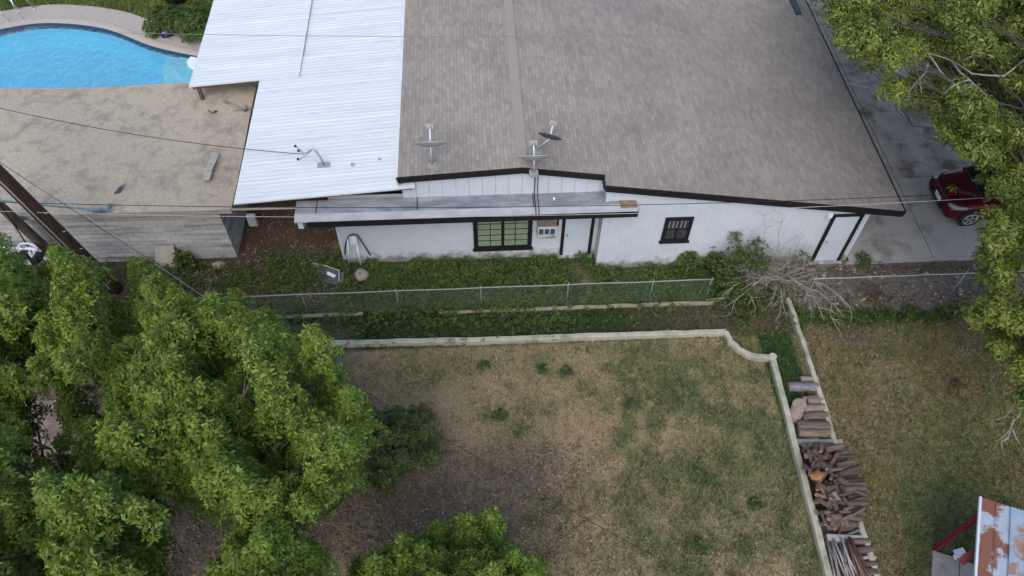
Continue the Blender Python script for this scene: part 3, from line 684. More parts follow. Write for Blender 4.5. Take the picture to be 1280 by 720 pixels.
while y < YB:
    y1 = y + .30; mb.hexa([(RX - .14, y, zl(RX - .14) + .004), (RX + .14, y, zr(RX + .14) + .004), (RX + .14, y1, zr(RX + .14) + .02), (RX - .14, y1, zl(RX - .14) + .02)] +
                           [(RX - .14, y, zl(RX - .14) + .02), (RX + .14, y, zr(RX + .14) + .02), (RX + .14, y1, zr(RX + .14) + .035), (RX - .14, y1, zl(RX - .14) + .035)]); y = y1 - .004
mb.build('ridge_cap', M['ridge'], roof)
mb = MB()
slab3(mb, LX - .02, zl(LX) - .052, RX, RZ - .052, 15.0, 15.04, .17); slab3(mb, RX, RZ - .052, 3.46, zr(3.46) - .052, 15.0, 15.04, .17)
slab3(mb, 3.48, zr(3.48) - .052, EX, zr(EX) - .052, 14.6, 14.64, .19)
slab3(mb, LX - .035, zl(LX) + .012, RX, RZ + .012, 14.965, 14.998, .10); slab3(mb, RX, RZ + .012, 3.5, zr(3.5) + .012, 14.965, 14.998, .10); slab3(mb, 3.5, zr(3.5) + .012, EX + .03, zr(EX) + .012, 14.565, 14.598, .10)
mb.box((3.44, 14.64, zr(3.46) - .22), (3.478, 15.0, zr(3.46) - .055))
mb.box((EX + .003, 14.6, zr(EX) - .2), (EX + .04, YB, zr(EX) + .012))
build_each(mb, 'fascia', M['black_trim'], house)
# walls: right section of grooved boards
mb = MB(); x = 3.58; RXE = 11.32
pts = []
while x < RXE - .02:
    x2 = min(x + .195, RXE); pts += [(x, 14.75), (x2 - .012, 14.75), (x2 - .010, 14.758), (x2 - .002, 14.758)]; x = x2
pts.append((RXE, 14.75))
for (xa, ya), (xb, yb) in zip(pts[:-1], pts[1:]):
    mb.quad([(xa, ya, -.05), (xb, yb, -.05), (xb, yb, zr(xb) - .06), (xa, ya, zr(xa) - .06)])
mb.quad([(3.58, 15.45, -.05), (3.58, 14.75, -.05), (3.58, 14.75, zr(3.58) - .06), (3.58, 15.45, zr(3.58) - .06)])
mb.quad([(RXE, 14.75, -.05), (RXE, YB, -.05), (RXE, YB, zr(RXE) - .06), (RXE, 14.75, zr(RXE) - .06)])
mb.quad([(RXE, YB, -.05), (-4, YB, -.05), (-4, YB, 3.2), (RX, YB, RZ - .06), (RXE, YB, zr(RXE) - .06)])
mb.build('board_siding_wall', M['white_wall'], house)
mb = MB(); mb.box((3.56, 14.725, -.02), (3.66, 14.748, zr(3.66) - .07)); mb.box((11.24, 14.725, -.02), (11.345, 14.748, zr(11.34) - .20)); build_each(mb, 'corner_board', M['white_wall'], house)
# left section of lapped boards, recessed under the porch roof
mb = MB(); YL = 15.3; k = 13; hh = 3.0 / k
for i in range(k):
    za = i * hh - .03; mb.quad([(-4.05, YL - .014, za), (3.58, YL - .014, za), (3.58, YL, za + hh), (-4.05, YL, za + hh)])
    if i: mb.quad([(-4.05, YL, za), (3.58, YL, za), (3.58, YL - .014, za), (-4.05, YL - .014, za)])
mb.quad([(-4.05, YB, -.05), (-4.05, YL, -.05), (-4.05, YL, 3.2), (-4.05, YB, 3.2)])
mb.build('lap_siding_wall', M['white_wall'], house)
mb = MB(); mb.box((-4.08, YL - .03, 0), (-3.98, YL - .016, 2.97)); build_each(mb, 'corner_board', M['white_wall'], house)
mb = MB()  # gable strip above the porch roof
x = -1.9; nx_ = 15
for i in range(nx_):
    xa = -1.98 + i * (5.44 / nx_); xb = xa + 5.44 / nx_ - .01; f_ = lambda q: (zl(q) if q < RX else zr(q)) - .06
    mb.hexa([(xa, 15.13, 2.95), (xb, 15.13, 2.95), (xb, 15.17, 2.95), (xa, 15.17, 2.95), (xa, 15.13, f_(xa)), (xb, 15.13, f_(xb)), (xb, 15.17, f_(xb)), (xa, 15.17, f_(xa))])
mb.quad([(-2, 15.16, 2.9), (3.58, 15.16, 2.9), (3.58, 15.16, zr(3.58) - .06), (RX, 15.16, RZ - .06), (-2, 15.16, zl(-2) - .06)])
mb.build('gable_wall', M['white_wall'], house)
# porch roof
PX0, PX1 = -4.9, 4.42; mb = MB()
slab3(mb, PX0, 3.0, PX1, 2.99, 14.62, 15.12, .05); 
for i in range(16):
    xa = PX0 + i * .58
pr = mb.build('porch_roof', M['porch_roof'], house)
mb = MB(); mb.hexa([(PX0, 14.40, 2.90), (PX1, 14.40, 2.89), (PX1, 14.616, 2.95), (PX0, 14.616, 2.96), (PX0, 14.40, 2.94), (PX1, 14.40, 2.93), (PX1, 14.616, 3.006), (PX0, 14.616, 3.016)])
mb.build('drip_edge', M['drip_edge'], pr)
mb = MB(); mb.box((PX0 + .35, 14.375, 2.72), (PX1 + .01, 14.398, 2.925)); mb.box((PX1 + .003, 14.4, 2.74), (PX1 + .02, 14.74, 2.9)); mb.build('porch_fascia', M['black_trim'], pr)
mb = MB(); mb.quad([(4.0, 14.5, 3.021), (4.4, 14.5, 3.021), (4.38, 14.7, 3.02), (4.05, 14.72, 3.02)]); mb.hexa([(3.95, 14.48, 3.0), (4.41, 14.48, 3.0), (4.41, 14.73, 3.0), (3.95, 14.73, 3.0), (3.95, 14.48, 3.016), (4.41, 14.48, 3.016), (4.41, 14.73, 3.016), (3.95, 14.73, 3.016)])
mb.build('rusty_patch', M['rust_patch'], pr)
mb = MB()
for xx in (-4.35, -1.62, 1.56): mb.box((xx, 14.63, 3.0), (xx + .03, 15.1, 3.012))
build_each(mb, 'roofing_seam', M['joint'], pr)
mb = MB(); mb.box((-4.84, 14.44, 2.62), (-4.70, 14.54, 2.9)); mb.build('rafter_end', M['white_wall'], house)
# corrugated metal roofs on the left
def corrugated(name, x0, x1, y0, y1, zf, mt, parent, pitch=.152, amp=.009, nx=2, jag=0):
    mb = MB(); n_ = int((y1 - y0) / (pitch / 4)); rows = []
    for j in range(n_ + 1):
        y = y0 + (y1 - y0) * j / n_; q = j % 4; dz = (amp, 0, 0, 0)[q]
        sheet = int((y - y0) / .76); dz += ((sheet * 7) % 3) * .007 + .004 * math.sin(j * .11)
        rows.append([(x0 + (rnd.uniform(-jag, jag) if 1 else 0), y, zf(x0) + dz), ((x0 + x1) / 2, y, zf((x0 + x1) / 2) + dz), (x1, y, zf(x1) + dz)])
    for j in range(n_):
        for i in range(2): mb.quad([rows[j][i], rows[j][i + 1], rows[j + 1][i + 1], rows[j + 1][i]])
    # thin underside
    mb.quad([(x0, y0, zf(x0) - .03), (x0, y1, zf(x0) - .03), (x1, y1, zf(x1) - .03), (x1, y0, zf(x1) - .03)])
    mb.quad([(x0, y0, zf(x0) - .03), (x1, y0, zf(x1) - .03), (x1, y0, zf(x1) + .01), (x0, y0, zf(x0) + .01)])
    return mb.build(name, mt, parent)
zm = lambda x: 3.58 + (x + 1.65) * .085
corrugated('metal_roof', -6.53, -2.055, 14.92, 21.05, zm, M['metal_roof'], house)
mbx = MB(); slab3(mbx, -2.05, zm(-2.05), -1.62, zm(-1.62), 14.93, 15.12, .03); mbx.build('metal_roof_end', M['metal_roof'], house)
corrugated('metal_roof', -5.30, -2.055, 21.0, YB, lambda x: zm(x) - .03, M['metal_roof'], house)
corrugated('metal_roof', -8.72, -5.28, 20.05, YB, lambda x: zm(x) + .05, M['metal_roof'], house)
mb = MB(); slab3(mb, -6.5, zm(-6.5) - .04, -1.7, zm(-1.7) - .04, 15.0, 15.05, .1); slab3(mb, -8.65, zm(-8.65) + .01, -5.3, zm(-5.3) + .01, 20.12, 20.17, .12); build_each(mb, 'roof_beam', M['brown_trim'], house)
mb = MB()
for xx, yy in ((-6.3, 20.9), (-8.5, 20.2), (-8.5, 26), (-8.5, 32)): mb.box((xx - .05, yy - .05, 0), (xx + .05, yy + .05, zm(xx) - .05))
build_each(mb, 'roof_post', M['brown_trim'], house)
mb = MB(); mb.box((-2.12, 15.0, zm(-2.1)), (-2.052, YB, zl(LX) + .01)); mb.build('edge_flashing', M['metal_roof'], house)
for px, py in ((441, 208), (475, 202)):
    p = at(px, py, zm(-3.5)); mb = MB(); mb.tube([p - V((0, 0, .06)), p + V((0, 0, .10))], .05, 8); mb.build('roof_vent', M['galv'], house)
mb = MB(); p = at(315, 277, 2.2); mb.box((p.x - .12, p.y, 2.0), (p.x + .12, p.y + .12, 2.4)); mb.build('meter_box', M['galv'], house)
mb = MB(); mb.tube([at(290, 262, 2.9), at(370, 260, 3.0)], .035, 6); mb.build('cross_pipe', M['stone'], house)
mb = MB(); mb.box((11.55, 23.9, zr(11.7) + .02), (11.75, 25.6, zr(11.7) + .10)); mb.build('roof_vent', M['tub'], house)
p = at(1024, 90, zr(11.9) + .03); mb = MB(); mb.tube([p, p + V((.12, .3, 0)), p + V((.22, .38, .01))], .012, 5); mb.build('loose_strip', M['white_plastic'], house)

def framed(parent, name, x0, x1, z0, z1, y, fw, fmt, pane_mt, cols, rows, mun, mull=None, proud=.05, sill=True):
    wroot = MB(); f = proud
    wroot.box((x0, y - f, z0), (x0 + fw, y - .001, z1)); wroot.box((x1 - fw, y - f, z0), (x1, y - .001, z1))
    wroot.box((x0 + fw, y - f, z1 - fw), (x1 - fw, y - .001, z1)); wroot.box((x0 + fw, y - f, z0), (x1 - fw, y - .001, z0 + fw))
    wo_ = wroot.build(name, fmt, parent)
    mb = MB(); mb.box((x0 + fw, y - .02, z0 + fw), (x1 - fw, y - .012, z1 - fw)); mb.build('pane', pane_mt, wo_)
    mb = MB(); iw = (x1 - x0 - 2 * fw); ih = z1 - z0 - 2 * fw
    for i in range(1, cols):
        xx = x0 + fw + iw * i / cols; t = (mull if (mull and i * 2 == cols) else mun) / 2
        mb.box((xx - t, y - .034, z0 + fw), (xx + t, y - .022, z1 - fw))
    for j in range(1, rows):
        zz = z0 + fw + ih * j / rows; mb.box((x0 + fw, y - .032, zz - mun / 2), (x1 - fw, y - .0225, zz + mun / 2))
    if cols > 1: mb.build('muntins', fmt, wo_)
    if sill: mb = MB(); mb.box((x0 - .04, y - f - .05, z0 - .04), (x1 + .04, y - .002, z0 - .002)); mb.build('sill', fmt, wo_)
    return wo_
wl = framed(house, 'window', -.11, 1.63, .50, 2.0, YL - .014, .13, M['black_trim'], M['win_pane'], 4, 5, .02, .09)
wl['label'] = 'wide black framed window with pale green panes'
wr = framed(house, 'window', 5.37, 6.18, 1.22, 2.24, 14.75, .10, M['black_trim'], M['dark_pane'], 2, 2, .05, None)
wr['label'] = 'small black framed window with dark panes'
mb = MB()
for i in range(5): mb.box((5.50 + i * .115, 14.708, 1.82), (5.52 + i * .115, 14.712, 2.10))
build_each(mb, 'blind', M['dish'], wr)
# doors
def door(x0, x1, z0, z1, y, side, top, nm, lab, hx):
    mb = MB(); mb.box((x0, y - .03, z0), (x1, y - .002, z1)); d_ = mb.build('door', M['white_door'], house); d_['label'] = lab
    mb = MB(); mb.box((x0 - side, y - .06, z0), (x0 - .002, y - .003, z1)); mb.box((x1 + .002, y - .06, z0), (x1 + side, y - .003, z1))
    if top: mb.box((x0 - side, y - .06, z1 + .002), (x1 + side, y - .003, z1 + top))
    build_each(mb, 'door_frame', M['black_trim'], d_)
    mb = MB(); p = V((hx, y - .03, z0 + .95)); mb.tube([p, p + V((0, -.05, 0))], .012, 6); mb.tube([p + V((0, -.05, 0)), p + V((0, -.085, 0))], .03, 8); mb.build('handle', M['galv'], d_)
    mb = MB(); mb.box((x0 - side - .05, y - .16, z0 - .06), (x1 + side + .05, y - .002, z0 - .003)); mb.build('threshold', M['white_wall'], d_)
    return d_
door(2.60, 3.36, .10, 2.0, YL - .014, .095, .10, 'd', 'white door between black side trims under the porch roof', 2.68)
door(10.34, 11.06, .02, 2.06, 14.75, .10, .08, 'd', 'white door in a black frame at the right end of the wall', 10.42)
p = aty(1037, 269, 14.68); mb = MB(); mb.box((p.x - .07, 14.62, p.z - .06), (p.x + .07, 14.748, p.z + .09)); mb.build('wall_lamp', M['white_plastic'], house)
# air conditioner
root = thing('air_conditioner', (2.0, 15.1, 1.15), 'window air conditioner box with three dark grille panels in the white wall', 'air conditioner')
mb = MB(); mb.box((1.76, 14.98, 1.22), (2.30, 15.28, 1.74)); mb.build('casing', M['white_wall'], root)
mb = MB(); mb.box((1.76, 14.975, 1.742), (2.30, 15.28, 1.77)); mb.build('lid', M['ac_box'], root)
for i in range(3): mb = MB(); mb.box((1.80 + i * .165, 14.965, 1.42), (1.93 + i * .165, 14.978, 1.64)); mb.build('grille', M['ac_grille'], root)
mb = MB(); mb.box((2.345, YL - .05, 1.45), (2.40, YL - .016, 2.2)); mb.build('trim_strip', M['black_trim'], house)
# conduits running down the gable
mb = MB()
for px in (669, 673): 
    a_ = aty(px, 216, 15.11); mb.tube([V((a_.x, 14.93, 3.95)), V((a_.x, 15.10, 3.85)), V((a_.x, 15.10, 3.03)), V((a_.x, 14.55, 3.03)), V((a_.x, 14.36, 2.95)), V((a_.x, 14.36, 2.7))], .012, 5)
build_each(mb, 'wall_cable', M['cable'], house)
p = at(693, 251, 3.03); mb = MB(); mb.tube([p, p + V((-.02, 0, .12))], .03, 7); mb.build('roof_pipe', M['white_plastic'], house)
p = at(770, 243, 3.03); mb = MB(); mb.tube([p, p + V((.0, .1, .22))], .025, 7); mb.build('roof_pipe', M['white_plastic'], house)

# ------------------------------------------------------------------ satellite dishes
def dish(base, centre, nrm, rad, lnb, lab, mt, arms, group='satellite dishes on the roof'):
    r_ = thing('satellite_dish', base, lab, 'satellite dish', group); nrm = V(nrm).normalized(); u = nrm.orthogonal().normalized()
    u = V((1, 0, 0)) - nrm * nrm.x; u.normalize(); v_ = nrm.cross(u)
    rings = []
    for i in range(7):
        s_ = i / 6; rings.append([V(centre) + (u * math.cos(a) + v_ * math.sin(a) * .92) * rad * s_ + nrm * (.20 * rad * s_ * s_) for a in np.linspace(0, 2 * math.pi, 28, endpoint=False)])
    back = [[p - nrm * .015 for p in rg] for rg in rings]
    mb = MB(); mb.loft(rings, cap=False); mb.loft(back[::-1], cap=False); mb.loft([rings[-1], back[-1]], cap=False); mb.build('reflector', mt, r_)
    mb = MB(); mb.tube(arms, .028, 8); mb.build('mast', M['galv'], r_)
    mb = MB(); b = V(base); mb.box((b.x - .12, b.y - .10, b.z - .06), (b.x + .12, b.y + .10, b.z + .02)); mb.tube([b + V((.1, .1, 0)), V(arms[-2])], .014, 6); mb.tube([b + V((-.1, .1, 0)), V(arms[-2])], .014, 6); mb.build('foot', M['galv'], r_)
    low = V(centre) - v_ * rad * .0 - nrm * .02
    mb = MB(); mb.tube([low, V(lnb)], .022, 6); mb.build('feed_arm', M['white_plastic'], r_)
    L0 = V(lnb); mb = MB()
    mb.bar(L0 - u * .10, L0 + u * .10, .05, .05)
    for k_ in (-.07, 0, .07): mb.tube([L0 + u * k_, L0 + u * k_ - nrm * .10 + V((0, 0, .0))], .024, 8)
    mb.build('receiver', M['dish'], r_)
b1 = at(540, 206, 3.98); c1_ = b1 + V((0, .12, .55)); dish(b1, c1_, (0, .76, .65), .41, c1_ + V((0, .42, .36)), 'grey satellite dish on the left roof slope near the metal roof', M['dish'], [b1, b1 + V((0, .02, .3)), c1_])
b2 = at(667, 214, 4.05) + V((0, -.06, 0)); c2_ = b2 + V((0, .05, .42)); dish(b2, c2_, (0, .76, .65), .42, c2_ + V((0, .36, .30)), 'pale satellite dish on the front peak of the shingle roof', M['dish'], [b2, b2 + V((0, .02, .2)), c2_])
b3 = at(672, 189, 4.10); c3_ = at(687, 173, 4.55); dish(b3, c3_, (.30, .74, .60), .32, at(692, 153, 4.85), 'tilted dark-backed satellite dish behind the one on the roof peak', M['dish_dark'], [b3, b3 + V((.02, 0, .15)), (b3 + c3_) / 2 + V((0, 0, .05)), c3_])
# old antenna mount on the metal roof
p = at(405, 207, 3.37); r_ = thing('antenna_mount', p, 'bare antenna mount with three curved arms on the white metal roof', 'antenna mount')
mb = MB(); mb.box((p.x - .18, p.y - .10, p.z), (p.x + .18, p.y + .10, p.z + .025)); mb.build('base_plate', M['galv'], r_)
mb = MB(); t_ = p + V((-.12, .0, .55)); mb.tube([p, p + V((-.04, 0, .3)), t_, t_ + V((-.08, .02, .06)), t_ + V((-.2, .0, -.02))], .03, 8); mb.build('mast', M['galv'], r_)
for dx, dy, dz in ((-.52, .10, .10), (-.45, .02, .0), (-.48, -.12, -.18)):
    mb = MB(); e = t_ + V((dx, dy, dz)); mb.tube([t_ + V((-.18, 0, -.02)), t_ + V((dx * .65, dy * .2 - .04, dz * .3 - .06)), e], .018, 6); a_ = mb.build('arm', M['galv'], r_)
    mb = MB(); mb.tube([e, e + V((-.05, .02, .01))], .035, 7); mb.build('tip', M['black_plastic'], a_)

# ------------------------------------------------------------------ fences
def fence(name, x0, x1, y, h, posts, railmt, wiremt, label, cell=.07, wr=.0022):
    r_ = thing(name, ((x0 + x1) / 2, y, 0), label, 'fence'); f_ = (y if callable(y) else (lambda q: y))
    mb = MB(); k = 24; mb.tube([(x0 + (x1 - x0) * i / k, y, h + .012 * math.sin(i * 1.7)) for i in range(k + 1)], .018, 8); mb.build('top_rail', railmt, r_)
    for px_ in posts:
        mb = MB(); mb.tube([(px_, y + .03, 0), (px_, y + .03, h + .03)], .015, 8); mb.tube([(px_, y + .03, h + .03), (px_, y + .03, h + .06)], [.024, .01], 8); mb.build('post', railmt, r_)
    mb = MB(); xx = x0 - h
    while xx < x1:
        for s_ in (1, -1):
            a_ = xx if s_ == 1 else xx + h; b_ = xx + h if s_ == 1 else xx; za, zb_ = 0.02, h - .01
            # clip to the fence length
            def cut(xa, za, xb, zb):
                if xa > xb: xa, za, xb, zb = xb, zb, xa, za
                if xb <= x0 or xa >= x1: return None
                if xa < x0: za += (zb - za) * (x0 - xa) / (xb - xa); xa = x0
                if xb > x1: zb = za + (zb - za) * (x1 - xa) / (xb - xa); xb = x1
                return xa, za, xb, zb
            q = cut(a_, za, b_, zb_)
            if q: mb.tube([(q[0], y + .004 * s_, q[1]), (q[2], y + .004 * s_, q[3])], wr, 3, cap=False)
        xx += cell
    mb.build('wire_netting', wiremt, r_)
fence('chain_link_fence', -11.2, 6.75, 13.42, 1.0, [-10.2, -7.6, -5.0, -2.35, .05, 2.55, 5.0, 6.7], M['galv_green'], M['wire_mesh'], 'green chain-link fence along the strip in front of the white house', .065, .0011)
fence('chain_link_fence', 9.6, 19.5, 13.30, 1.0, [9.7, 14.15, 16.6, 19.0], M['galv'], M['grey_mesh'], 'bare grey chain-link fence between the driveway and the right yard', .08, .002)

# ------------------------------------------------------------------ kerbs and low edging walls
def wall_path(name, pts, wd, h, mt, label, cat='edging wall', step=.28, jit=.012, z0=-.05, seed=1, missing=()):
    r = random.Random(seed); P = [V((p[0], p[1], 0)) for p in pts]; fine = []
    for a_, b_ in zip(P[:-1], P[1:]):
        k = max(1, int((b_ - a_).length / step)); fine += [a_.lerp(b_, i / k) for i in range(k)]
    fine.append(P[-1]); rings = []
    for i, p in enumerate(fine):
        t = (fine[min(i + 1, len(fine) - 1)] - fine[max(i - 1, 0)]).normalized(); nn_ = V((-t.y, t.x, 0)); p = p + nn_ * r.uniform(-jit, jit); ww = wd / 2 * r.uniform(.94, 1.06); hz = h + r.uniform(-jit, jit)
        c = .015
        rings.append([p - nn_ * ww + V((0, 0, z0)), p - nn_ * ww + V((0, 0, hz - c)), p - nn_ * (ww - c) + V((0, 0, hz)), p + nn_ * (ww - c) + V((0, 0, hz)), p + nn_ * ww + V((0, 0, hz - c)), p + nn_ * ww + V((0, 0, z0))])
    mb = MB(); mb.loft(rings, sm=False)
    return tag(mb.build(name, mt), label, cat)
Z2 = .2
A_ = at(345, 429, Z2); B_ = at(908, 413, Z2); C_ = at(966, 446, Z2); D_ = at(1040, 730, Z2)
S = [at(*q, Z2) for q in ((908, 414), (914, 425), (924, 435), (938, 442), (953, 445), (966, 445))]
wall_path('edging_wall', [A_, V((0, 12.22, 0)), B_], .15, Z2, M['stone_edge'], 'long pale low edging wall along the top of the tan lawn')
wall_path('edging_wall', S, .14, Z2, M['stone_edge'], 'curved pale low edging piece joining the two straight lawn walls', step=.1)
wall_path('edging_wall', [C_ + V((0, -.12, 0)), D_, D_ + V((0, -1.2, 0))], .16, Z2 + .01, M['stone_edge'], 'pale low edging wall between the tan lawn and the firewood strip')
mb = MB(); mb.tube([C_ + V((0, 0, -.25)), C_ + V((.0, 0, .04))], .11, 12); tag(mb.build('edging_post', M['stone_edge']), 'short round pale post where the curved edging meets the wall', 'post')
E_ = at(986, 372, Z2); F_ = at(1098, 722, Z2)
wall_path('edging_wall', [E_, at(1030, 505, Z2), F_, F_ + V((0, -1.2, 0))], .13, Z2, M['stone_edge'], 'straight pale low edging wall between the firewood and the right yard', seed=4)
wall_path('low_kerb', [(-6.2, 13.36), (-3.4, 13.36)], .12, .07, M['old_kerb'], 'left end of the broken kerb under the green fence', 'kerb', seed=5)
wall_path('low_kerb', [(-1.2, 13.3), (1.3, 13.28)], .10, .055, M['old_kerb'], 'middle piece of the broken kerb under the green fence', 'kerb', seed=6)
wall_path('low_kerb', [(1.35, 13.3), (6.9, 13.28)], .12, .075, M['old_kerb'], 'longest right-hand piece of the kerb under the green fence', 'kerb', seed=7)
mb = MB(); mb.box((11.3, 14.56, -.05), (19.4, 14.625, .045)); tag(mb.build('driveway_edge', M['concrete'], origin=(0, 0, 0)), kind='structure')

# ------------------------------------------------------------------ utility poles and wires
def upole(base, through, zt_, r0, mt, lab, extra=None):
    base = V(base); t = V(through); d_ = (t - base) / (t.z - base.z); top = base + d_ * zt_
    r_ = thing('utility_pole', base, lab, 'utility pole', 'utility poles by the block wall'); mb = MB()
    k = 10; mb.tube([base - d_ * .2] + [base + d_ * zt_ * i / k for i in range(1, k + 1)], [r0 * (1 - .25 * i / k) for i in range(k + 1)], 14); mb.build('shaft', mt, r_)
    return r_, d_, base
r1, d1, bp1 = upole((-10.77, 14.6, 0), (-11.356, 14.127, 5.3), 9.5, .20, M['pole'], 'dark brown leaning utility pole in front of the grey block wall')
mb = MB()
for z in (2.2, 3.0, 3.8): q = bp1 + d1 * z; mb.tube([q + V((.17, -.05, 0)), q + V((.26, -.06, .02))], .015, 5)
build_each(mb, 'step_bolt', M['galv'], r1)
mb = MB(); q = [bp1 + d1 * z + V((.03, -.19, 0)) for z in (.3, 2, 4, 6, 9)]; mb.tube(q, .02, 5); mb.build('ground_wire', M['cable_pale'], r1)
r2, d2, bp2 = upole((-12.43, 15.49, 0), (-12.785, 15.194, 3.11), 7.0, .145, M['pole2'], 'thinner weathered utility pole behind the dark brown one')
def wire(pts_or, sag, rad, mt, label, group=None, name='overhead_wire', k=28):
    a_, b_ = [V(p) for p in pts_or]; mb = MB()
    mb.tube([a_.lerp(b_, i / k) - V((0, 0, sag * 4 * (i / k) * (1 - i / k))) for i in range(k + 1)], rad, 5, cap=False)
    return tag(mb.build(name, mt), label, 'overhead wire', group)
wire((at(-60, 251, 4.3), at(1400, 232, 4.6)), .50, .010, M['cable'], 'upper dark overhead wire crossing low in front of the house and the red car')
wire((at(-60, 262, 4.1), at(1400, 236, 4.4)), .62, .007, M['cable_pale'], 'lower pale overhead wire crossing low in front of the house and the red car')
wire((at(150, 41, 3.9), at(1340, 31, 5.5)), .25, .008, M['cable_green'], 'thin greenish wire crossing high over both roofs to the yellow-green tree')
wire((V((EX, 20.2, 2.4)), at(1340, 158, 3.2)), .10, .008, M['cable_pale'], 'thin pale wire from the roof eave over the shaded driveway')
wire((at(-40, 126, 3.4), at(383, 193, 3.6)), .30, .011, M['cable'], 'dark wire from the left edge over the tan roof to the antenna mount')
wire((at(-30, 183, 8.3), at(900, 740, 5.2)), .55, .006, M['cable'], 'long thin service wire slanting down over the trees and the tan lawn')
wire((bp1 + d1 * 7.5, at(262, 376, .1)), .05, .010, M['cable_pale'], 'pale guy wire from the dark brown pole to the ground by the fence')
wire((at(-40, 246, 4.0), at(138, 263, 2.5)), .05, .03, M['cable_blue'], 'thick blue grey cable bundle from the pole to the tan roof fascia')
wire((at(-20, 225, 4.5), at(40, 315, 1.0)), .05, .02, M['cable'], 'short dark cable hanging left of the thinner pole')
mb = MB(); p = at(128, 262, 2.6); mb.tube([p, at(110, 262, 2.7)], .05, 7); tag(mb.build('cable_connector', M['cable_blue']), 'blue grey cable connector at the tan roof fascia', 'connector')
# white tubular bracket with black fittings
p = at(40, 330, 0); r_ = thing('tubular_bracket', p, 'white tubular rack with a loop and black fittings beside the block wall', 'rack')
zz = 1.5; f3 = lambda a_, b_: at(a_, b_, zz); mb = MB()
mb.tube([f3(-60, 303), f3(0, 307), f3(24, 310), f3(40, 311), f3(48, 312)], .045, 8); mb.tube([f3(22, 309), f3(26, 305), f3(34, 304), f3(42, 306), f3(47, 311)], .035, 8)
mb.tube([f3(41, 311), V((f3(41, 311).x, f3(41, 311).y, .9))], .05, 8); mb.build('tube_frame', M['white_plastic'], r_)
mb = MB(); q = f3(36, 316)
for dx, dy, dz in ((-.15, 0, -.1), (.05, -.05, -.3), (.22, .02, -.2)): mb.box((q.x + dx - .1, q.y + dy - .08, q.z + dz - .12), (q.x + dx + .1, q.y + dy + .08, q.z + dz + .12))
build_each(mb, 'fitting', M['black_plastic'], r_)
mb = MB(); mb.tube([q + V((.3, 0, -.5)), q + V((.3, 0, -.2))], .06, 7); mb.tube([V((q.x, q.y, 0)), q], .03, 7); mb.build('leg', M['white_plastic'], r_)

# ------------------------------------------------------------------ junk by the house
p = at(446, 326); r_ = thing('metal_hoop', p, 'bent grey metal hoop leaning on the left end of the white wall', 'metal hoop')
mb = MB(); f4 = lambda a_, b_: aty(a_, b_, 15.16)
mb.tube([f4(431, 318), f4(432, 304), f4(436, 295), f4(441, 292.5), f4(446, 293.5), f4(451, 300), f4(458, 311), f4(463, 319)], .024, 7); mb.build('hoop', M['tub'], r_)
for a_, b_, c_, d_ in ((434.5, 298, 436, 329), (446, 306, 451, 331)):
    mb = MB(); mb.tube([f4(a_, b_), aty(c_, d_, 15.05)], .022, 6); mb.build('leg', M['white_plastic'], r_)
mb = MB(); mb.box((f4(443, 305).x - .10, 15.14, f4(443, 305).z), (f4(443, 305).x + .10, 15.17, f4(443, 296).z)); mb.build('plate', M['white_plastic'], r_)
p = at(408, 345); r_ = thing('collapsed_panel', p, 'collapsed dark metal panel with pale edge strips lying in the weeds', 'metal frame')
q0, q1, q2, q3 = at(391, 329, .30), at(424, 338, .30), at(424, 357, .06), at(398, 350, .06)
mb = MB(); mb.quad([q0, q1, q2, q3]); mb.quad([q0 - V((0, 0, .02)), q3 - V((0, 0, .02)), q2 - V((0, 0, .02)), q1 - V((0, 0, .02))]); mb.bar(at(428, 340, .25), at(427, 357, .05), .1, .02); mb.build('panel', M['junk'], r_)
mb = MB(); mb.tube([q0, (q0 + q1) / 2 + V((0, 0, .05)), q1, q2], .022, 6); mb.build('edge_strip', M['galv'], r_)
mb = MB(); mb.bar(at(409, 341, .33), at(419, 346, .28), .09, .05); tag(mb.build('white_scrap', M['white_plate']), 'small white scrap lying on the dark metal panel', 'scrap')
p = at(452, 346); mb = MB(); rr_ = [rnd.uniform(.85, 1.1) for _ in range(12)]
mb.loft([[p + V((math.cos(a) * .24 * s_ * rr_[i], math.sin(a) * .24 * s_ * rr_[i], z)) for i, a in enumerate(np.linspace(0, 2 * math.pi, 12, endpoint=False))] for s_, z in ((1, 0), (1, .10), (.85, .16), (.3, .18))])
tag(mb.build('round_stone', M['stone']), 'round pale stone in the weeds under the metal hoop', 'stone')

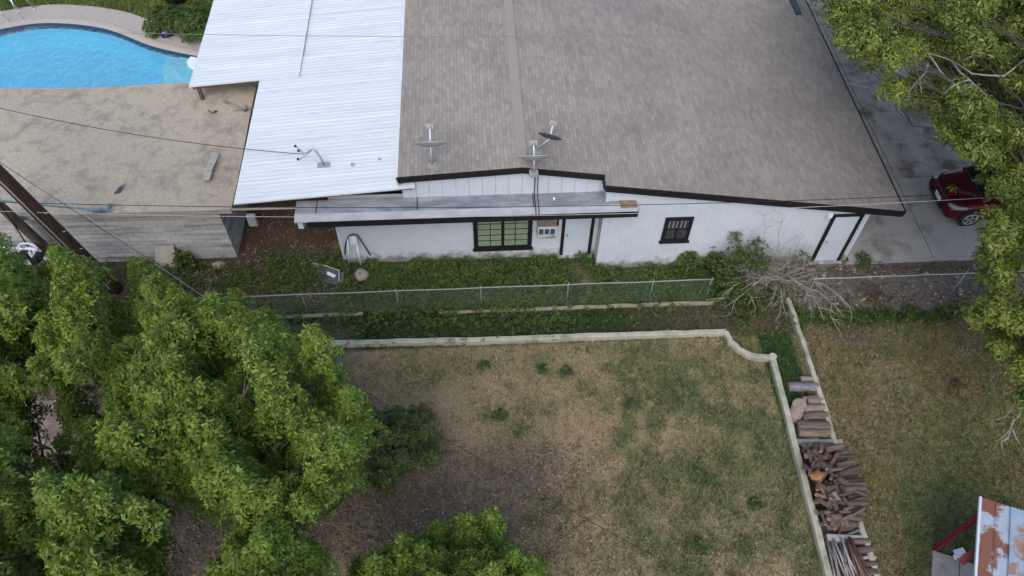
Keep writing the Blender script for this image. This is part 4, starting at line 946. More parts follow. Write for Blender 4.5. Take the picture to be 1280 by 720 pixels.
# ------------------------------------------------------------------ red car
def car(loc):
    r_ = thing('red_car', loc, 'dark red hatchback parked nose-left on the driveway under the tree', 'car')
    O = V(loc); P3 = lambda x, y, z: O + V((x, y, z))
    stn = [(0.0, .60, .42, .62), (.04, .72, .30, .70), (.14, .80, .22, .76), (.4, .86, .2, .82), (.9, .885, .2, .92), (1.3, .89, .2, .97), (2.2, .895, .2, .99), (3.2, .89, .2, 1.0), (3.8, .87, .22, 1.0), (4.15, .80, .3, .95), (4.22, .72, .42, .80)]
    rings = []
    for x, w_, zb_, zt_ in stn:
        prof = [(w_ * .90, zb_), (w_, zb_ + .10), (w_ * 1.0, zb_ + (zt_ - zb_) * .5), (w_ * .985, zt_ - .12), (w_ * .90, zt_ - .035), (w_ * .6, zt_ + .015), (0, zt_ + .03)]
        full = prof + [(-a_, b_) for a_, b_ in prof[-2::-1]]
        rings.append([P3(x, a_, b_) for a_, b_ in full])
    mb = MB(); mb.loft(rings); body = mb.build('body', M['car_red'], r_)
    cab = [(.98, .78, .96, .97), (1.72, .66, .97, 1.42), (2.0, .65, .97, 1.48), (2.9, .65, .98, 1.49), (3.6, .64, .98, 1.42), (4.08, .70, .96, 1.0)]
    rings = []
    for x, wt, zb_, zt_ in cab:
        wbm = .80; prof = [(wbm, zb_ - .03), (wt + .03, zt_ - .08), (wt - .08, zt_), (0, zt_ + .02)]; full = prof + [(-a_, b_) for a_, b_ in prof[-2::-1]]
        rings.append([P3(x, a_, b_) for a_, b_ in full])
    mb = MB(); mb.loft(rings); cb_ = mb.build('cabin', M['car_red'], r_)
    def pane(nm, q): mb = MB(); mb.quad(q); mb.build(nm, M['glass_dark'], r_)
    pane('windshield', [P3(.99, -.68, .99 + .03), P3(.99, .68, .99 + .03), P3(1.66, .58, 1.43), P3(1.66, -.58, 1.43)])
    pane('rear_window', [P3(4.09, .6, 1.05), P3(4.09, -.6, 1.05), P3(3.68, -.52, 1.42), P3(3.68, .52, 1.42)])
    for s_ in (1, -1):
        q = [P3(1.25, s_ * .812, 1.02), P3(2.35, s_ * .812, 1.02), P3(2.35, s_ * .705, 1.38), P3(1.80, s_ * .705, 1.37)]; pane('side_window', q if s_ < 0 else q[::-1])
        q = [P3(2.45, s_ * .812, 1.02), P3(3.6, s_ * .812, 1.04), P3(3.4, s_ * .71, 1.36), P3(2.45, s_ * .705, 1.38)]; pane('side_window', q if s_ < 0 else q[::-1])
        mb = MB(); mb.box((O.x + 1.45, O.y + s_ * .93 - .09, O.z + .98), (O.x + 1.58, O.y + s_ * .93 + .09, O.z + 1.1)); mb.build('wing_mirror', M['car_red'], r_)
        # headlight wraps round the front corner
        mb = MB(); rg = []
        for x, y_, h_ in ((.05, .60, .03), (.10, .69, .06), (.20, .80, .07), (.36, .862, .05), (.50, .888, .015)):
            zc = .72 + x * .12; rg.append([P3(x - .03, s_ * (y_ + .0), zc - h_), P3(x - .02, s_ * (y_ + .015), zc + h_ * .2), P3(x + .03, s_ * (y_ - .03), zc + h_), P3(x + .1, s_ * (y_ - .12), zc)])
        mb.loft(rg); mb.build('headlight', M['lamp_clear'], r_)
    mb = MB(); mb.box((O.x - .035, O.y - .45, O.z + .36), (O.x + .05, O.y + .45, O.z + .50)); mb.build('grille', M['black_plastic'], r_)
    mb = MB(); mb.box((O.x - .055, O.y - .26, O.z + .52), (O.x - .03, O.y + .10, O.z + .66)); mb.build('number_plate', M['white_plate'], r_)
    for x in (.80, 3.42):
        for s_ in (1, -1):
            mb = MB(); mb.tube([P3(x, s_ * .868, .34), P3(x, s_ * .898, .34)], .375, 24); mb.build('wheel_arch', M['black_plastic'], body)
            mb = MB(); rg = []
            for off, rad in ((.70, .24), (.70, .30), (.73, .325), (.88, .325), (.915, .30), (.915, .23)):
                rg.append([P3(x + math.cos(a) * rad, s_ * off, .33 + math.sin(a) * rad) for a in np.linspace(0, 2 * math.pi, 24, endpoint=False)])
            mb.loft(rg); wh = mb.build('wheel', M['tyre'], r_)
            mb = MB()
            for i in range(5):
                a = i * 2 * math.pi / 5 + .3; mb.bar(P3(x, s_ * .918, .33), P3(x + math.cos(a) * .21, s_ * .918, .33 + math.sin(a) * .21), .065, .03, up=(0, 1, 0))
            mb.tube([P3(x, s_ * .90, .33), P3(x, s_ * .93, .33)], .055, 10)
            q = [P3(x + math.cos(a) * .215, s_ * .916, .33 + math.sin(a) * .215) for a in np.linspace(0, 2 * math.pi, 25)]; mb.tube(q, .02, 6, cap=False); mb.build('rim', M['alloy'], wh)
    return r_
car((14.80, 16.78, .055))

# ------------------------------------------------------------------ shed in the lower right corner
Z3 = 2.5
s0 = at(1226, 622, Z3); s1 = at(1222, 725, Z3); e1 = (s1 - s0).normalized(); e2 = V((-e1.y, e1.x, 0)); 
if e2.x < 0: e2 = -e2
root = thing('tin_shed', s0 + e1 * 1.5 + e2 * 1.5 - V((0, 0, Z3)), 'shed with rusty pale blue tin roof and dark red frame', 'shed')
def tin(off0, off1, za, zb_, mt):
    mb = MB(); n_ = 24; rows = []
    for j in range(n_ + 1):
        t = off0 + (off1 - off0) * j / n_; rib = .03 if j % 12 == 0 else (.0 if j % 2 else .006); st = int((t + .01) / .6) * .0
        zz_ = za + (zb_ - za) * j / n_; slant = .12 * (t > .6) * 0
        rows.append([s0 + e2 * t + e1 * (slant) + V((0, 0, zz_ + rib)), s0 + e2 * t + e1 * 3.2 + V((0, 0, zz_ + rib - .15))])
    for a_, b_ in zip(rows[:-1], rows[1:]): mb.quad([a_[0], a_[1], b_[1], b_[0]])
    p0, p1, p2, p3 = rows[0][0], rows[0][1], rows[-1][1], rows[-1][0]; mb.quad([q - V((0, 0, .04)) for q in (p0, p3, p2, p1)]); mb.quad([p0 - V((0, 0, .04)), p0, p3, p3 - V((0, 0, .04))])
    return mb.build('roof_sheet', mt, root)
tin(0, .62, 0, .0, M['rust']); tin(.60, 1.25, .02, .02, M['rust2']); tin(1.23, 3.0, .03, .03, M['rust2'])
mb = MB(); mb.bar(s0 + V((0, 0, .02)) - e2 * .02, s0 + e1 * 3.2 - e2 * .02 + V((0, 0, -.13)), .05, .06); mb.build('edge_trim', M['white_wall'], root)
mb = MB(); mb.bar(s0 + e2 * .1 + e1 * .2 + V((0, 0, -.12)), s0 + e2 * .1 + e1 * 3.1 + V((0, 0, -.2)), .08, .12); mb.bar(s0 + e2 * .1 + e1 * .2 + V((0, 0, -.12)), s0 + e2 * 2.9 + e1 * .2 + V((0, 0, -.12)), .08, .12)
for a_, b_ in ((.1, .3), (2.8, .3), (.1, 3.0), (2.8, 3.0)): q = s0 + e2 * a_ + e1 * b_; mb.box((q.x - .05, q.y - .05, 0), (q.x + .05, q.y + .05, Z3 - .15))
build_each(mb, 'frame', M['red_paint'], root)
mb = MB(); mb.bar(at(1200, 703, 1.9), at(1232, 682, 2.25), .16, .10); mb.build('brace', M['red_paint'], root)
q = s0 - V((0, 0, Z3)); 
mb = MB(); c0, c1 = q + e2 * 1.5 + e1 * .5, q + e2 * 2.7 + e1 * .5
for u_, v_ in ((c0, c1), (c1, c1 + e1 * 2.6), (c1 + e1 * 2.6, c0 + e1 * 2.6), (c0 + e1 * 2.6, c0)): mb.quad([u_, v_, v_ + V((0, 0, 2.3)), u_ + V((0, 0, 2.3))])
mb.build('wall', M['brown_trim'], root)
g0 = at(1165, 689); e3 = (at(1232, 712) - g0).normalized(); e4 = V((e3.y, -e3.x, 0)); 
mb = MB(); rects = []
for i in range(2): 
    a_ = g0 + e3 * (i * .62); b_ = a_ + e3 * .60; mb.hexa([a_ + V((0, 0, -.03)), b_ + V((0, 0, -.03)), b_ + e4 * 1.6 + V((0, 0, -.03)), a_ + e4 * 1.6 + V((0, 0, -.03)), a_ + V((0, 0, .07)), b_ + V((0, 0, .07)), b_ + e4 * 1.6 + V((0, 0, .07)), a_ + e4 * 1.6 + V((0, 0, .07))][:8])
tag(mb.build('shed_slab', M['slab'], origin=(0, 0, 0)), kind='structure')
p = at(1199, 690, .3); mb = MB(); mb.bar(p + V((-.12, -.02, 0)), p + V((.12, .03, .02)), .13, .05); mb.bar(p + V((-.09, -.08, -.12)), p + V((.09, -.05, -.10)), .10, .12)
tag(mb.build('white_box', M['white_plate']), 'small white box on the ground by the red brace', 'box')

# ------------------------------------------------------------------ firewood
def log_mesh(r, L_, rad, split=False, n=9):
    mb = MB(); rings = []; rr_ = [r.uniform(.82, 1.15) for _ in range(n)]
    if split: 
        cut = r.uniform(.1, .45)
        for i in range(n):
            a = 2 * math.pi * i / n
            if math.sin(a) > cut: rr_[i] = cut / max(math.sin(a), .01) * r.uniform(.9, 1.1) + .05
    k = 6; bend = r.uniform(-.06, .06)
    for j in range(k + 1):
        t = j / k; x = (t - .5) * L_; s_ = 1 + r.uniform(-.06, .06); 
        if j in (0, k): s_ *= .95
        rings.append([(x + (r.uniform(-.012, .012) if j in (0, k) else 0), math.cos(2 * math.pi * i / n) * rad * rr_[i] * s_ + bend * 4 * t * (1 - t) * L_, math.sin(2 * math.pi * i / n) * rad * rr_[i] * s_ + rad) for i in range(n)])
    b0 = len(mb.v); mb.loft(rings, cap=False)
    mb.quad(rings[0][::-1], 1); mb.quad(rings[-1], 1); return mb
rl = random.Random(21)
def place_log(mesh_o, loc, rz, tilt, label, group, cat='log', first=False):
    o = mesh_o if first else mesh_o.copy()
    if not first: scn.collection.objects.link(o)
    o.location = loc; o.rotation_euler = (rl.uniform(-.5, .5) if cat == 'log' else 0, tilt, rz); o['label'] = label; o['category'] = cat; o['group'] = group
    return o
GB = 'large logs laid across the upper strip'
big = [((1014, 474), .62, .085, 'log_pale', 'short tan log at the top of the firewood row', .0),
       ((1006, 485), 1.00, .12, 'log_grey', 'long bluish grey log second from the top of the row', -.02),
       ((1015, 496), .62, .085, 'log_pale', 'thin pale log just right of the upright stump', .08),
       ((1021, 502), .55, .10, 'log_pale', 'stubby pale log with broken end right of the stump', .06),
       ((1019, 510), .72, .115, 'log_pale', 'thick tan log level with the foot of the stump', .02),
       ((1021, 521), .84, .11, 'log_bark', 'brown barked log just below the upright stump', .03),
       ((1019, 534), 1.05, .12, 'log_bark', 'long greyish brown log with a pointed left end', -.03),
       ((1020, 542), 1.05, .11, 'log_pale', 'long pale grey log lowest in the upper row', -.02),
       ((1009, 552), .95, .07, 'board', 'flat whitish timber just above the big firewood heap', .04)]
for (px, py), L_, rad, mt, lab, rz in big:
    mb = log_mesh(rl, L_ * .80, rad * 1.08); o = mb.build('log', [M[mt], M['log_end']], origin=(0, 0, 0)); place_log(o, at(px - 2, py, .12) - V((0, 0, .12)), rz + rl.uniform(-.06, .06), 0, lab, GB, first=True)
mb = MB(); rg = [rl.uniform(.9, 1.1) for _ in range(14)]; sp = at(993, 522); lean_ = V((.05, .18, 0))
mb.loft([[sp + lean_ * t + V((math.cos(a) * .185 * rg[i] * s_, math.sin(a) * .17 * rg[i] * s_, t * .46)) for i, a in enumerate(np.linspace(0, 2 * math.pi, 14, endpoint=False))] for t, s_ in ((0, 1.1), (.3, 1), (.7, .98), (1, 1))], cap=False)
top = mb.v[-14:]; mb.quad(top, 1)
tag(mb.build('stump', [M['log_pale'], M['log_pale']]), 'upright tan stump standing left of the crossways logs', 'stump')
wall_path('divider_board', [at(1002, 553, .1), at(1052, 552, .1)], .10, .16, M['board'], 'pale cross board dividing the upper logs from the heap', 'board', seed=9)
wall_path('divider_board', [at(1033, 672, .1), at(1078, 674, .1)], .16, .17, M['board'], 'mossy cross board between the heap and the long poles', 'board', seed=10)
# heap between the low walls: right side crossways, left side jumbled
var = []
for i in range(10):
    mt = ['log_bark', 'log_bark', 'log_bark', 'log_grey', 'log_pale', 'log_bark', 'log_red', 'log_bark', 'log_grey', 'log_bark'][i]
    mb = log_mesh(rl, 1.0, .5, split=i % 2 == 0, n=8); o = mb.build('log', [M[mt], M['log_end']], origin=(0, 0, 0)); var.append([o, False])
def scaled(v, L_, rad):
    o, used = var[v]; n_ = o if not used else o.copy()
    if used: scn.collection.objects.link(n_)
    var[v][1] = True; n_.scale = (L_, rad * 2, rad * 2); return n_
YA, YBt = at(1000, 560)[1], at(1040, 670)[1]
xl = lambda y: 8.05; 
cnt = 0
def dome(y): t = (YA - y) / (YA - YBt); return max(0., math.sin(math.pi * min(1, max(0, t)))) ** .6
for layer in range(6):
    y = YA - .08 - layer * .04
    while y > YBt + .06:
        z = .02 + layer * .125
        if z > .78 * dome(y) + .05: y -= .1; continue
        o = scaled(rl.choice([0, 1, 2, 3, 5, 8, 7, 9]), rl.uniform(.34, .58), rl.uniform(.042, .085))
        o.location = (8.80 + rl.uniform(-.12, .10) + layer * .05 * dome(y), y, z + rl.uniform(-.03, .03)); o.rotation_euler = (rl.uniform(-3, 3), rl.uniform(-.12, .12), rl.gauss(0, .22)); cnt += 1
        tag(o, 'grey-brown log laid crossways on the right side of the big firewood heap', 'log', 'crossways logs of the heap')
        y -= rl.uniform(.09, .135)
for layer in range(4):
    for _ in range(46 if layer > 1 else 14):
        y = rl.uniform(YBt + .10, YA - .10); L_ = rl.uniform(.15, .38); z = .04 + (.15 + layer * .19) * dome(y) + rl.uniform(-.05, .05)
        o = scaled(rl.choice([0, 1, 2, 4, 5, 6, 7, 9]), L_, rl.uniform(.04, .085)); o.location = (rl.uniform(8.07, 8.72) + .06 * layer * dome(y) * rl.random(), y, z)
        o.rotation_euler = (rl.uniform(-3, 3), rl.uniform(-.6, .6), rl.uniform(-1.7, 1.7)); cnt += 1
        tag(o, 'short split log jumbled on the left side of the big firewood heap', 'log', 'jumbled split logs of the heap')
mb = log_mesh(rl, .26, .13, split=True); o = mb.build('log', [M['log_orange'], M['log_orange']], origin=(0, 0, 0)); place_log(o, at(1019, 598, .80), .5, .3, 'bright orange freshly split log on the left of the heap', 'jumbled split logs of the heap', first=True)
for px, py, lab in ((1022, 610, 'small reddish orange chunk just below the bright orange log'), (1026, 562, 'small red chunk at the top edge of the big heap')):
    mb = log_mesh(rl, .2, .055, split=True); o = mb.build('log', [M['log_red'], M['log_orange']], origin=(0, 0, 0)); place_log(o, at(px, py, .62), 1.2, .2, lab, 'jumbled split logs of the heap', first=True)
# long poles under the heap
for i in range(26):
    x0 = 8.10 + .62 * rl.random(); mb = MB(); a_ = V((x0, 6.12 - rl.uniform(0, .15), .08 + rl.uniform(0, .22))); b_ = a_ + V((rl.uniform(-.22, .26), -rl.uniform(.9, 1.5), rl.uniform(-.1, .12))); mid = (a_ + b_) / 2 + V((rl.uniform(-.05, .05), 0, rl.uniform(-.02, .05)))
    rd = rl.uniform(.014, .03); mb.tube([a_, mid, b_], [rd, rd * .9, rd * .7], 7)
    red = x0 > 8.5; m_ = M['log_red'] if red and rl.random() < .7 else (M['dead_wood'] if rl.random() < .5 else M['board'])
    tag(mb.build('wooden_pole', m_), 'reddish thin pole in the bundle below the heap' if m_ is M['log_red'] else ('pale thin pole in the bundle below the heap' if m_ is M['dead_wood'] else 'grey thin pole in the bundle below the heap'), 'pole', 'thin poles below the heap')
for i, (px, py, L_, lab) in enumerate(((1078, 678, .42, 'dark log at the top right of the thin poles'), (1082, 688, .45, 'second dark log right of the thin poles'), (1086, 697, .40, 'pale flat timber right of the thin poles'), (1087, 706, .4, 'round dark log right of the thin poles'), (1088, 716, .4, 'lowest dark log right of the thin poles'))):
    mb = log_mesh(rl, L_, .045 if i == 2 else .085); o = mb.build('log', [M['board' if i == 2 else 'log_bark'], M['log_end']], origin=(0, 0, 0)); place_log(o, at(px - 2, py, .12) - V((0, 0, .05)), rl.uniform(-.15, .1), 0, lab, 'logs beside the thin poles', first=True)

# ------------------------------------------------------------------ dead-branched bush
def bush():
    r = np.random.RandomState(5); c0 = at(968, 352); root = thing('dead_bush', c0, 'sprawling bush of bare grey branches with green leaves on its left side', 'bush')
    mb = MB(); tips = []
    def grow_(p, d_, L_, rad, dep):
        k = 4; pts = [p]; q = V(p); dd = V(d_)
        for i in range(k):
            dd = (dd + V(r.normal(0, .17, 3)) + V((0, 0, -.10 if dep > 0 else -.13))).normalized(); q = q + dd * L_ / k
            if q.z < .06: q.z = .06; dd.z = abs(dd.z) * .2
            pts.append(V(q))
        mb.tube(pts, [rad * (1 - .45 * i / k) for i in range(k + 1)], 5, cap=False)
        if dep < 3:
            for _ in range(r.randint(2, 4) + (1 if dep == 0 else 0)):
                j = r.randint(1, k + 1); nd = (dd + V(r.normal(0, .55, 3))).normalized(); grow_(pts[j], nd, L_ * r.uniform(.45, .72), rad * .48, dep + 1)
    for i in range(46):
        a = -math.pi * (i / 25) * 1.1 + .15 + r.normal(0, .12) if i < 25 else r.uniform(.3, 2.8)
        out = V((math.cos(a) * 1.1, math.sin(a) * .85, r.uniform(.5, 1.1) if i < 25 else 1.9)).normalized()
        grow_(c0 + V((-.35 + r.normal(0, .40), r.normal(0, .12), .05)), out + V((0, 0, .65)), r.uniform(.75, 1.3) * (1 if i < 25 else .8), r.uniform(.018, .030) * (1 if i < 25 else .55), 0)
    for px, py, z in ((1050, 405, .5), (1030, 400, .5), (1060, 385, .4), (905, 385, .6), (890, 378, .5)):
        e = at(px, py, z); pts = branch_path(c0 + V((.1, -.1, .3)), e, r, sag=.5, k=7, jit=.18); mb.tube(pts, [.028 * (1 - .1 * i) for i in range(8)], 5, cap=False)
        for j in (2, 3, 4, 5, 6): grow_(pts[j], (e - c0).normalized() + V((r.normal(0, .6), r.normal(0, .6), -.1)), .55, .013, 2)
    mb.build('bare_branches', M['dead_wood'], root)
    mb = MB()   # thin saplings against the wall
    sg = []
    for px, py, zt_ in ((955, 270, 2.1), (978, 268, 1.9), (1000, 300, 1.4), (940, 290, 1.5), (925, 300, 1.3), (1012, 310, 1.0)):
        b_ = c0 + V(((px - 968) * .012, .25, 0)); t_ = aty(px, py, 14.45); pts = branch_path(b_, t_, r, k=6, jit=.1); mb.tube(pts, [.014 * (1 - .12 * i) for i in range(7)], 4, cap=False)
        for j in (3, 4, 5, 5, 6, 6):
            e = pts[j] + V((r.uniform(-.45, .45), r.uniform(-.15, .1), r.uniform(.1, .4))); mb.tube(branch_path(pts[j], e, r, k=3, jit=.2), [.007, .005, .004, .003], 3, cap=False)
    mb.build('thin_stems', M['dead_wood'], root)
    PP = []; NN = []
    for px, py, z, rad, n_ in ((925, 325, .9, .42, 240), (905, 340, .6, .45, 260), (945, 330, .9, .42, 240), (900, 370, .4, .5, 260), (930, 365, .6, .45, 200), (945, 310, 1.3, .28, 90), (918, 300, 1.4, .22, 60), (950, 390, .3, .5, 160), (895, 325, .5, .3, 120), (1003, 325, .7, .2, 50), (925, 400, .25, .45, 160)):
        P, Nn = clump(at(px, py, z), rad * .85, int(n_ * .5), r, squash=1.2, upb=1.2); P[:, 2] = np.abs(P[:, 2]) + .02; PP.append(P); NN.append(Nn)
    leaves('foliage', np.vstack(PP), np.vstack(NN), r, M['shrub_leaf'], parent=root, nleaf=5, L=.11, W=.017, elev=(.1, 1.3))
bush()

# ------------------------------------------------------------------ weeds
r = np.random.RandomState(31); N = 70000
wx = r.uniform(-12.5, 16, N); wy = r.uniform(12.0, 15.6, N)
c, g, h, d, wd = ground_fields(wx, wy); cl = fbm(wx, wy, 2.2, 3, 33)
blocked = ((wx > 3.5) & (wx < 11.4) & (wy > 14.7)) | ((wx > -4.1) & (wx <= 3.6) & (wy > 15.2)) | ((wx < -7.3) & (wy > 15.6)) | ((wx > 11.2) & (wy > 14.5))
k = (r.rand(N) < wd * sst(.30, .55, cl) * .62) & ~blocked
wx = wx[k]; wy = wy[k]; cl = cl[k]; front = 1 - np.clip((wy - 14.2) / .9, 0, 1) * .3
wz = r.uniform(.02, .10, len(wx)) + sst(.42, .7, cl) * .28 * r.rand(len(wx))
P = np.stack([wx, wy, wz], 1); Nn = np.stack([r.normal(0, .35, len(wx)), r.normal(0, .35, len(wx)) - .1, np.ones(len(wx))], 1)
o = leaves('weeds', P, Nn, r, M['weed_leaf'], nleaf=5, L=.085, W=.019, elev=(-.1, .9)); tag(o, 'dense green weeds filling the strip between the fence and the white house', 'weeds', kind='stuff')
def plant(name, px, py, rad, z, n_, mt, lab, cat, L_=.14, W_=.03, sq=1., seed=1, stem=True, **kw):
    r = np.random.RandomState(seed); b_ = at(px, py); root = thing(name, b_, lab, cat); P, Nn = clump(b_ + V((0, 0, z)), rad, n_, r, squash=sq, upb=.9); P[:, 2] = np.abs(P[:, 2] - .02) + .02
    leaves('foliage', P, Nn, r, mt, parent=root, nleaf=5, L=L_, W=W_, elev=(0, 1.1)); mb = MB()
    for i in range(6): q = P[r.randint(len(P))]; mb.tube([b_, b_ * .5 + V(q) * .5 + V((0, 0, .05)), V(q)], [.012, .009, .005], 5)
    mb.build('stem', M['bark'], root); return root
plant('leafy_plant', 858, 335, .26, .40, 60, M['weed_leaf'], 'bright broad-leaved plant against the white wall right of the small window', 'plant', .19, .045, 1.2, 3)
plant('leafy_plant', 888, 336, .22, .25, 45, M['weed_leaf'], 'dark leafy plant just left of the dead-branched bush', 'plant', .15, .04, 1, 4)
plant('leafy_plant', 233, 335, .28, .35, 90, M['weed_leaf'], 'green weed clump by the leaning panel and block wall', 'plant', .12, .03, 1, 5)
plant('leafy_plant', 1077, 330, .20, .14, 50, M['shrub_leaf'], 'spiky little plant at the driveway edge near the right door', 'plant', .16, .014, .8, 6)
plant('leafy_plant', 1242, 443, .22, .15, 40, M['shrub_leaf'], 'small yellowish plant in the right yard under the tree', 'plant', .1, .02, .8, 8)
plant('red_weed', 1085, 366, .34, .12, 90, M['red_leaf'], 'reddish dry weed patch behind the grey fence', 'weed', .09, .015, .5, 7)
plant('red_weed', 1196, 481, .18, .06, 30, M['red_leaf'], 'tiny red-leaved weed in the right yard grass', 'weed', .08, .014, .5, 9)
for i, (px, py, lab) in enumerate(((790, 506, 'bluish green weed rosette in the middle of the tan lawn'), (708, 466, 'dark green weed tuft near the top of the tan lawn'), (868, 681, 'large weed rosette low in the tan lawn'), (603, 458, 'small weed tuft at the top left of the tan lawn'), (943, 632, 'leafy weed tuft near the firewood edging'), (678, 462, 'narrow weed tuft beside the pale scrap patch'), (625, 519, 'faint weed tuft left of the lawn centre'))):
    plant('lawn_weed', px, py, .15 + .08 * (i in (0, 2)), .03, 26, M['lawn_weed'], lab, 'weed', .10, .022, .3, 20 + i)
mb = MB(); r = random.Random(9)   # rubble
for i in range(420):
    x = r.uniform(9.4, 17.5); y = r.uniform(12.95, 14.5); s_ = r.uniform(.015, .06) * (1.8 if r.random() < .06 else 1); c_ = V((x, y, s_ * .4))
    mb.loft([[c_ + V((math.cos(a + i) * s_ * r.uniform(.7, 1.2) * q, math.sin(a + i) * s_ * r.uniform(.6, 1) * q, z * s_)) for a in (0, 1.2, 2.4, 3.6, 4.9)] for q, z in ((1, -.4), (.95, .25), (.4, .6))], m=0 if r.random() < .6 else 1, sm=False)
tag(mb.build('rubble', [M['stone'], M['joint']], origin=(12, 13.5, 0)), 'loose stones and debris along the driveway edge', 'rubble', kind='stuff')
# fallen leaves
def litter(name, boxes, n_, col_mt, lab, seed, L_=.07, W_=.02):
    r = np.random.RandomState(seed); P = []
    for x0, y0, x1, y1, wgt in boxes: q = int(n_ * wgt); P.append(np.stack([r.uniform(x0, x1, q), r.uniform(y0, y1, q), r.uniform(.012, .05, q)], 1))
    P = np.vstack(P); Nn = np.stack([r.normal(0, .3, len(P)), r.normal(0, .3, len(P)), np.ones(len(P))], 1)
    o = leaves(name, P, Nn, r, col_mt, nleaf=2, L=L_, W=W_, elev=(-.2, .3)); return tag(o, lab, 'fallen leaves', kind='stuff')
M['dry_leaf'] = leafmat('dry_leaves', (.11, .062, .035), (.17, .105, .065), (.33, .26, .19), 2., .05)
litter('leaf_litter', [(-7.3, 13.6, -4.2, 17.5, .12), (-10.5, 13.6, -7.3, 15.5, .12), (9.4, 12.9, 17.5, 14.5, .3), (-3, 6, 2.5, 9, .35), (-12.5, 7, -8, 12, .3), (-8.5, 4.2, -3, 8, .35), (-3, 4.5, 3, 8.5, .12)], 7000, M['dry_leaf'], 'dry brown leaves scattered on the bare ground', 3)

mb = MB(); r = random.Random(14)
for i in range(260):
    x, y = (r.uniform(-9, -2.5), r.uniform(4.3, 8.5)) if i % 3 else (r.uniform(-12.5, -9), r.uniform(8, 12)); a = r.uniform(0, 6.28); L_ = r.uniform(.1, .5)
    p = V((x, y, .02)); mb.tube([p, p + V((math.cos(a) * L_ / 2, math.sin(a) * L_ / 2, r.uniform(.02, .08))), p + V((math.cos(a + .3) * L_, math.sin(a + .3) * L_, .02))], [.009, .007, .004], 4, m=i % 2, cap=False)
tag(mb.build('twig_litter', [M['bark'], M['dead_wood']], origin=(-6, 7, 0)), 'fallen twigs lying on the bare ground under the green trees', 'twigs', kind='stuff')

# ------------------------------------------------------------------ trees
rt = np.random.RandomState(77)
ash = dict(shape='cone', nleaf=7, L=.10, W=.0165, elev=(-.25, .75), curl=.12)
polyA = [(-90, 290), (5, 302), (28, 306), (48, 340), (66, 352), (90, 328), (118, 345), (134, 382), (134, 425), (112, 470), (60, 486), (20, 494), (-90, 515)]
polyB = [(125, 440), (135, 395), (163, 372), (182, 340), (212, 352), (240, 372), (262, 392), (285, 372), (312, 376), (330, 410), (318, 455), (240, 492), (150, 500), (108, 478)]
polyC = [(318, 405), (345, 398), (368, 418), (400, 420), (425, 446), (440, 484), (462, 510), (455, 600), (418, 640), (345, 655), (275, 640), (220, 615), (165, 600), (112, 584), (112, 545), (140, 500), (180, 478), (245, 482), (310, 450)]
polyC2 = [(270, 700), (300, 670), (350, 655), (395, 675), (412, 700), (415, 790), (250, 790)]
polyD = [(-90, 510), (14, 508), (22, 550), (18, 604), (100, 598), (165, 598), (200, 625), (196, 680), (225, 790), (-90, 790)]
def lobes(polys, zlo, zhi, gap, rpx, r, seed, lowz, keep=.8):
    up = pix_clumps(polys, (0, 1), gap, rpx, r, margin=.72); out = []
    for c_, rad in up:       # recompute heights from a slow lobe field, so the crown has hills and hollows
        q = RC.T @ (np.array(c_) - np.array([0, 0, CAMH])); px = q[0] / q[2] * FPX + 640; py = q[1] / q[2] * FPX + 360
        f = float(fbm(np.array([px / 52.]), np.array([py / 60.]), 1., 2, seed)[0]); f = min(1, max(0, (f - .30) / .36))
        z = zlo + (zhi - zlo) * f + r.uniform(-.35, .35); p = at(px, py, z); d_ = (p - V((0, 0, CAMH))).length
        if f < .30 and r.rand() < .6: continue
        out.append((p, rpx * r.uniform(.75, 1.25) / FPX * d_))
    low = pix_clumps(polys, lowz, gap * 1.7, rpx * 1.5, r, margin=.75)
    return out + [c for c in low if r.rand() < keep]
cA = lobes([polyA], 4.6, 6.9, 17, 17, rt, 1, (3., 4.2)); cB = lobes([polyB], 4.2, 6.8, 17, 17, rt, 13, (2.8, 4.))
cC = lobes([polyC, polyC2], 4.8, 7.6, 18, 19, rt, 25, (3.2, 4.8), 1); cD = lobes([polyD], 5.2, 8.0, 18, 20, rt, 37, (3.6, 5.2), 1)
cD += [(at(px, py, 3.6), .42) for px, py in ((12, 520), (20, 548), (14, 580), (26, 512), (98, 505), (104, 530), (100, 575), (84, 600), (60, 604), (30, 600))]
make_tree('leafy_tree', 'bright green tree at the left edge below the utility poles', 'tree', (-9.9, 11.0, 0), (-9.6, 10.5, 3.2), cA, M['ash_leaf'], 1, per=340, group='green trees at the left', **ash)
make_tree('leafy_tree', 'green tree with pointed tops just below the left end of the fence', 'tree', (-6.6, 10.6, 0), (-6.3, 9.9, 3.0), cB, M['ash_leaf2'], 2, per=340, group='green trees at the left', **ash)
make_tree('leafy_tree', 'largest green tree, its crown spreading over the left of the lawn', 'tree', (-4.9, 6.8, 0), (-4.4, 6.6, 3.4), cC, M['ash_leaf'], 3, per=340, trunk_r=.2, group='green trees at the left', **ash)
make_tree('leafy_tree', 'bright green tree filling the lower left corner', 'tree', (-7.6, 5.5, 0), (-7.4, 5.2, 3.6), cD, M['ash_leaf2'], 4, per=340, trunk_r=.19, group='green trees at the left', **ash)
polyH = [(420, 745), (450, 705), (478, 690), (500, 668), (535, 672), (560, 655), (585, 648), (600, 636), (628, 640), (640, 672), (662, 690), (690, 712), (700, 790), (420, 790)]
cH = lobes([polyH], 3.2, 4.6, 17, 18, rt, 51, (2.0, 2.8), .9)
make_tree('leafy_tree', 'low bright green tree rising into the bottom edge of the lawn', 'tree', (-.3, 4.0, 0), (-.3, 4.1, 1.6), cH, M['ash_leaf'], 5, per=340, trunk_r=.11, **ash)
polyI = [(452, 503), (470, 508), (484, 522), (500, 508), (530, 515), (545, 545), (556, 572), (546, 592), (520, 576), (500, 590), (482, 610), (460, 608), (470, 560), (455, 535)]
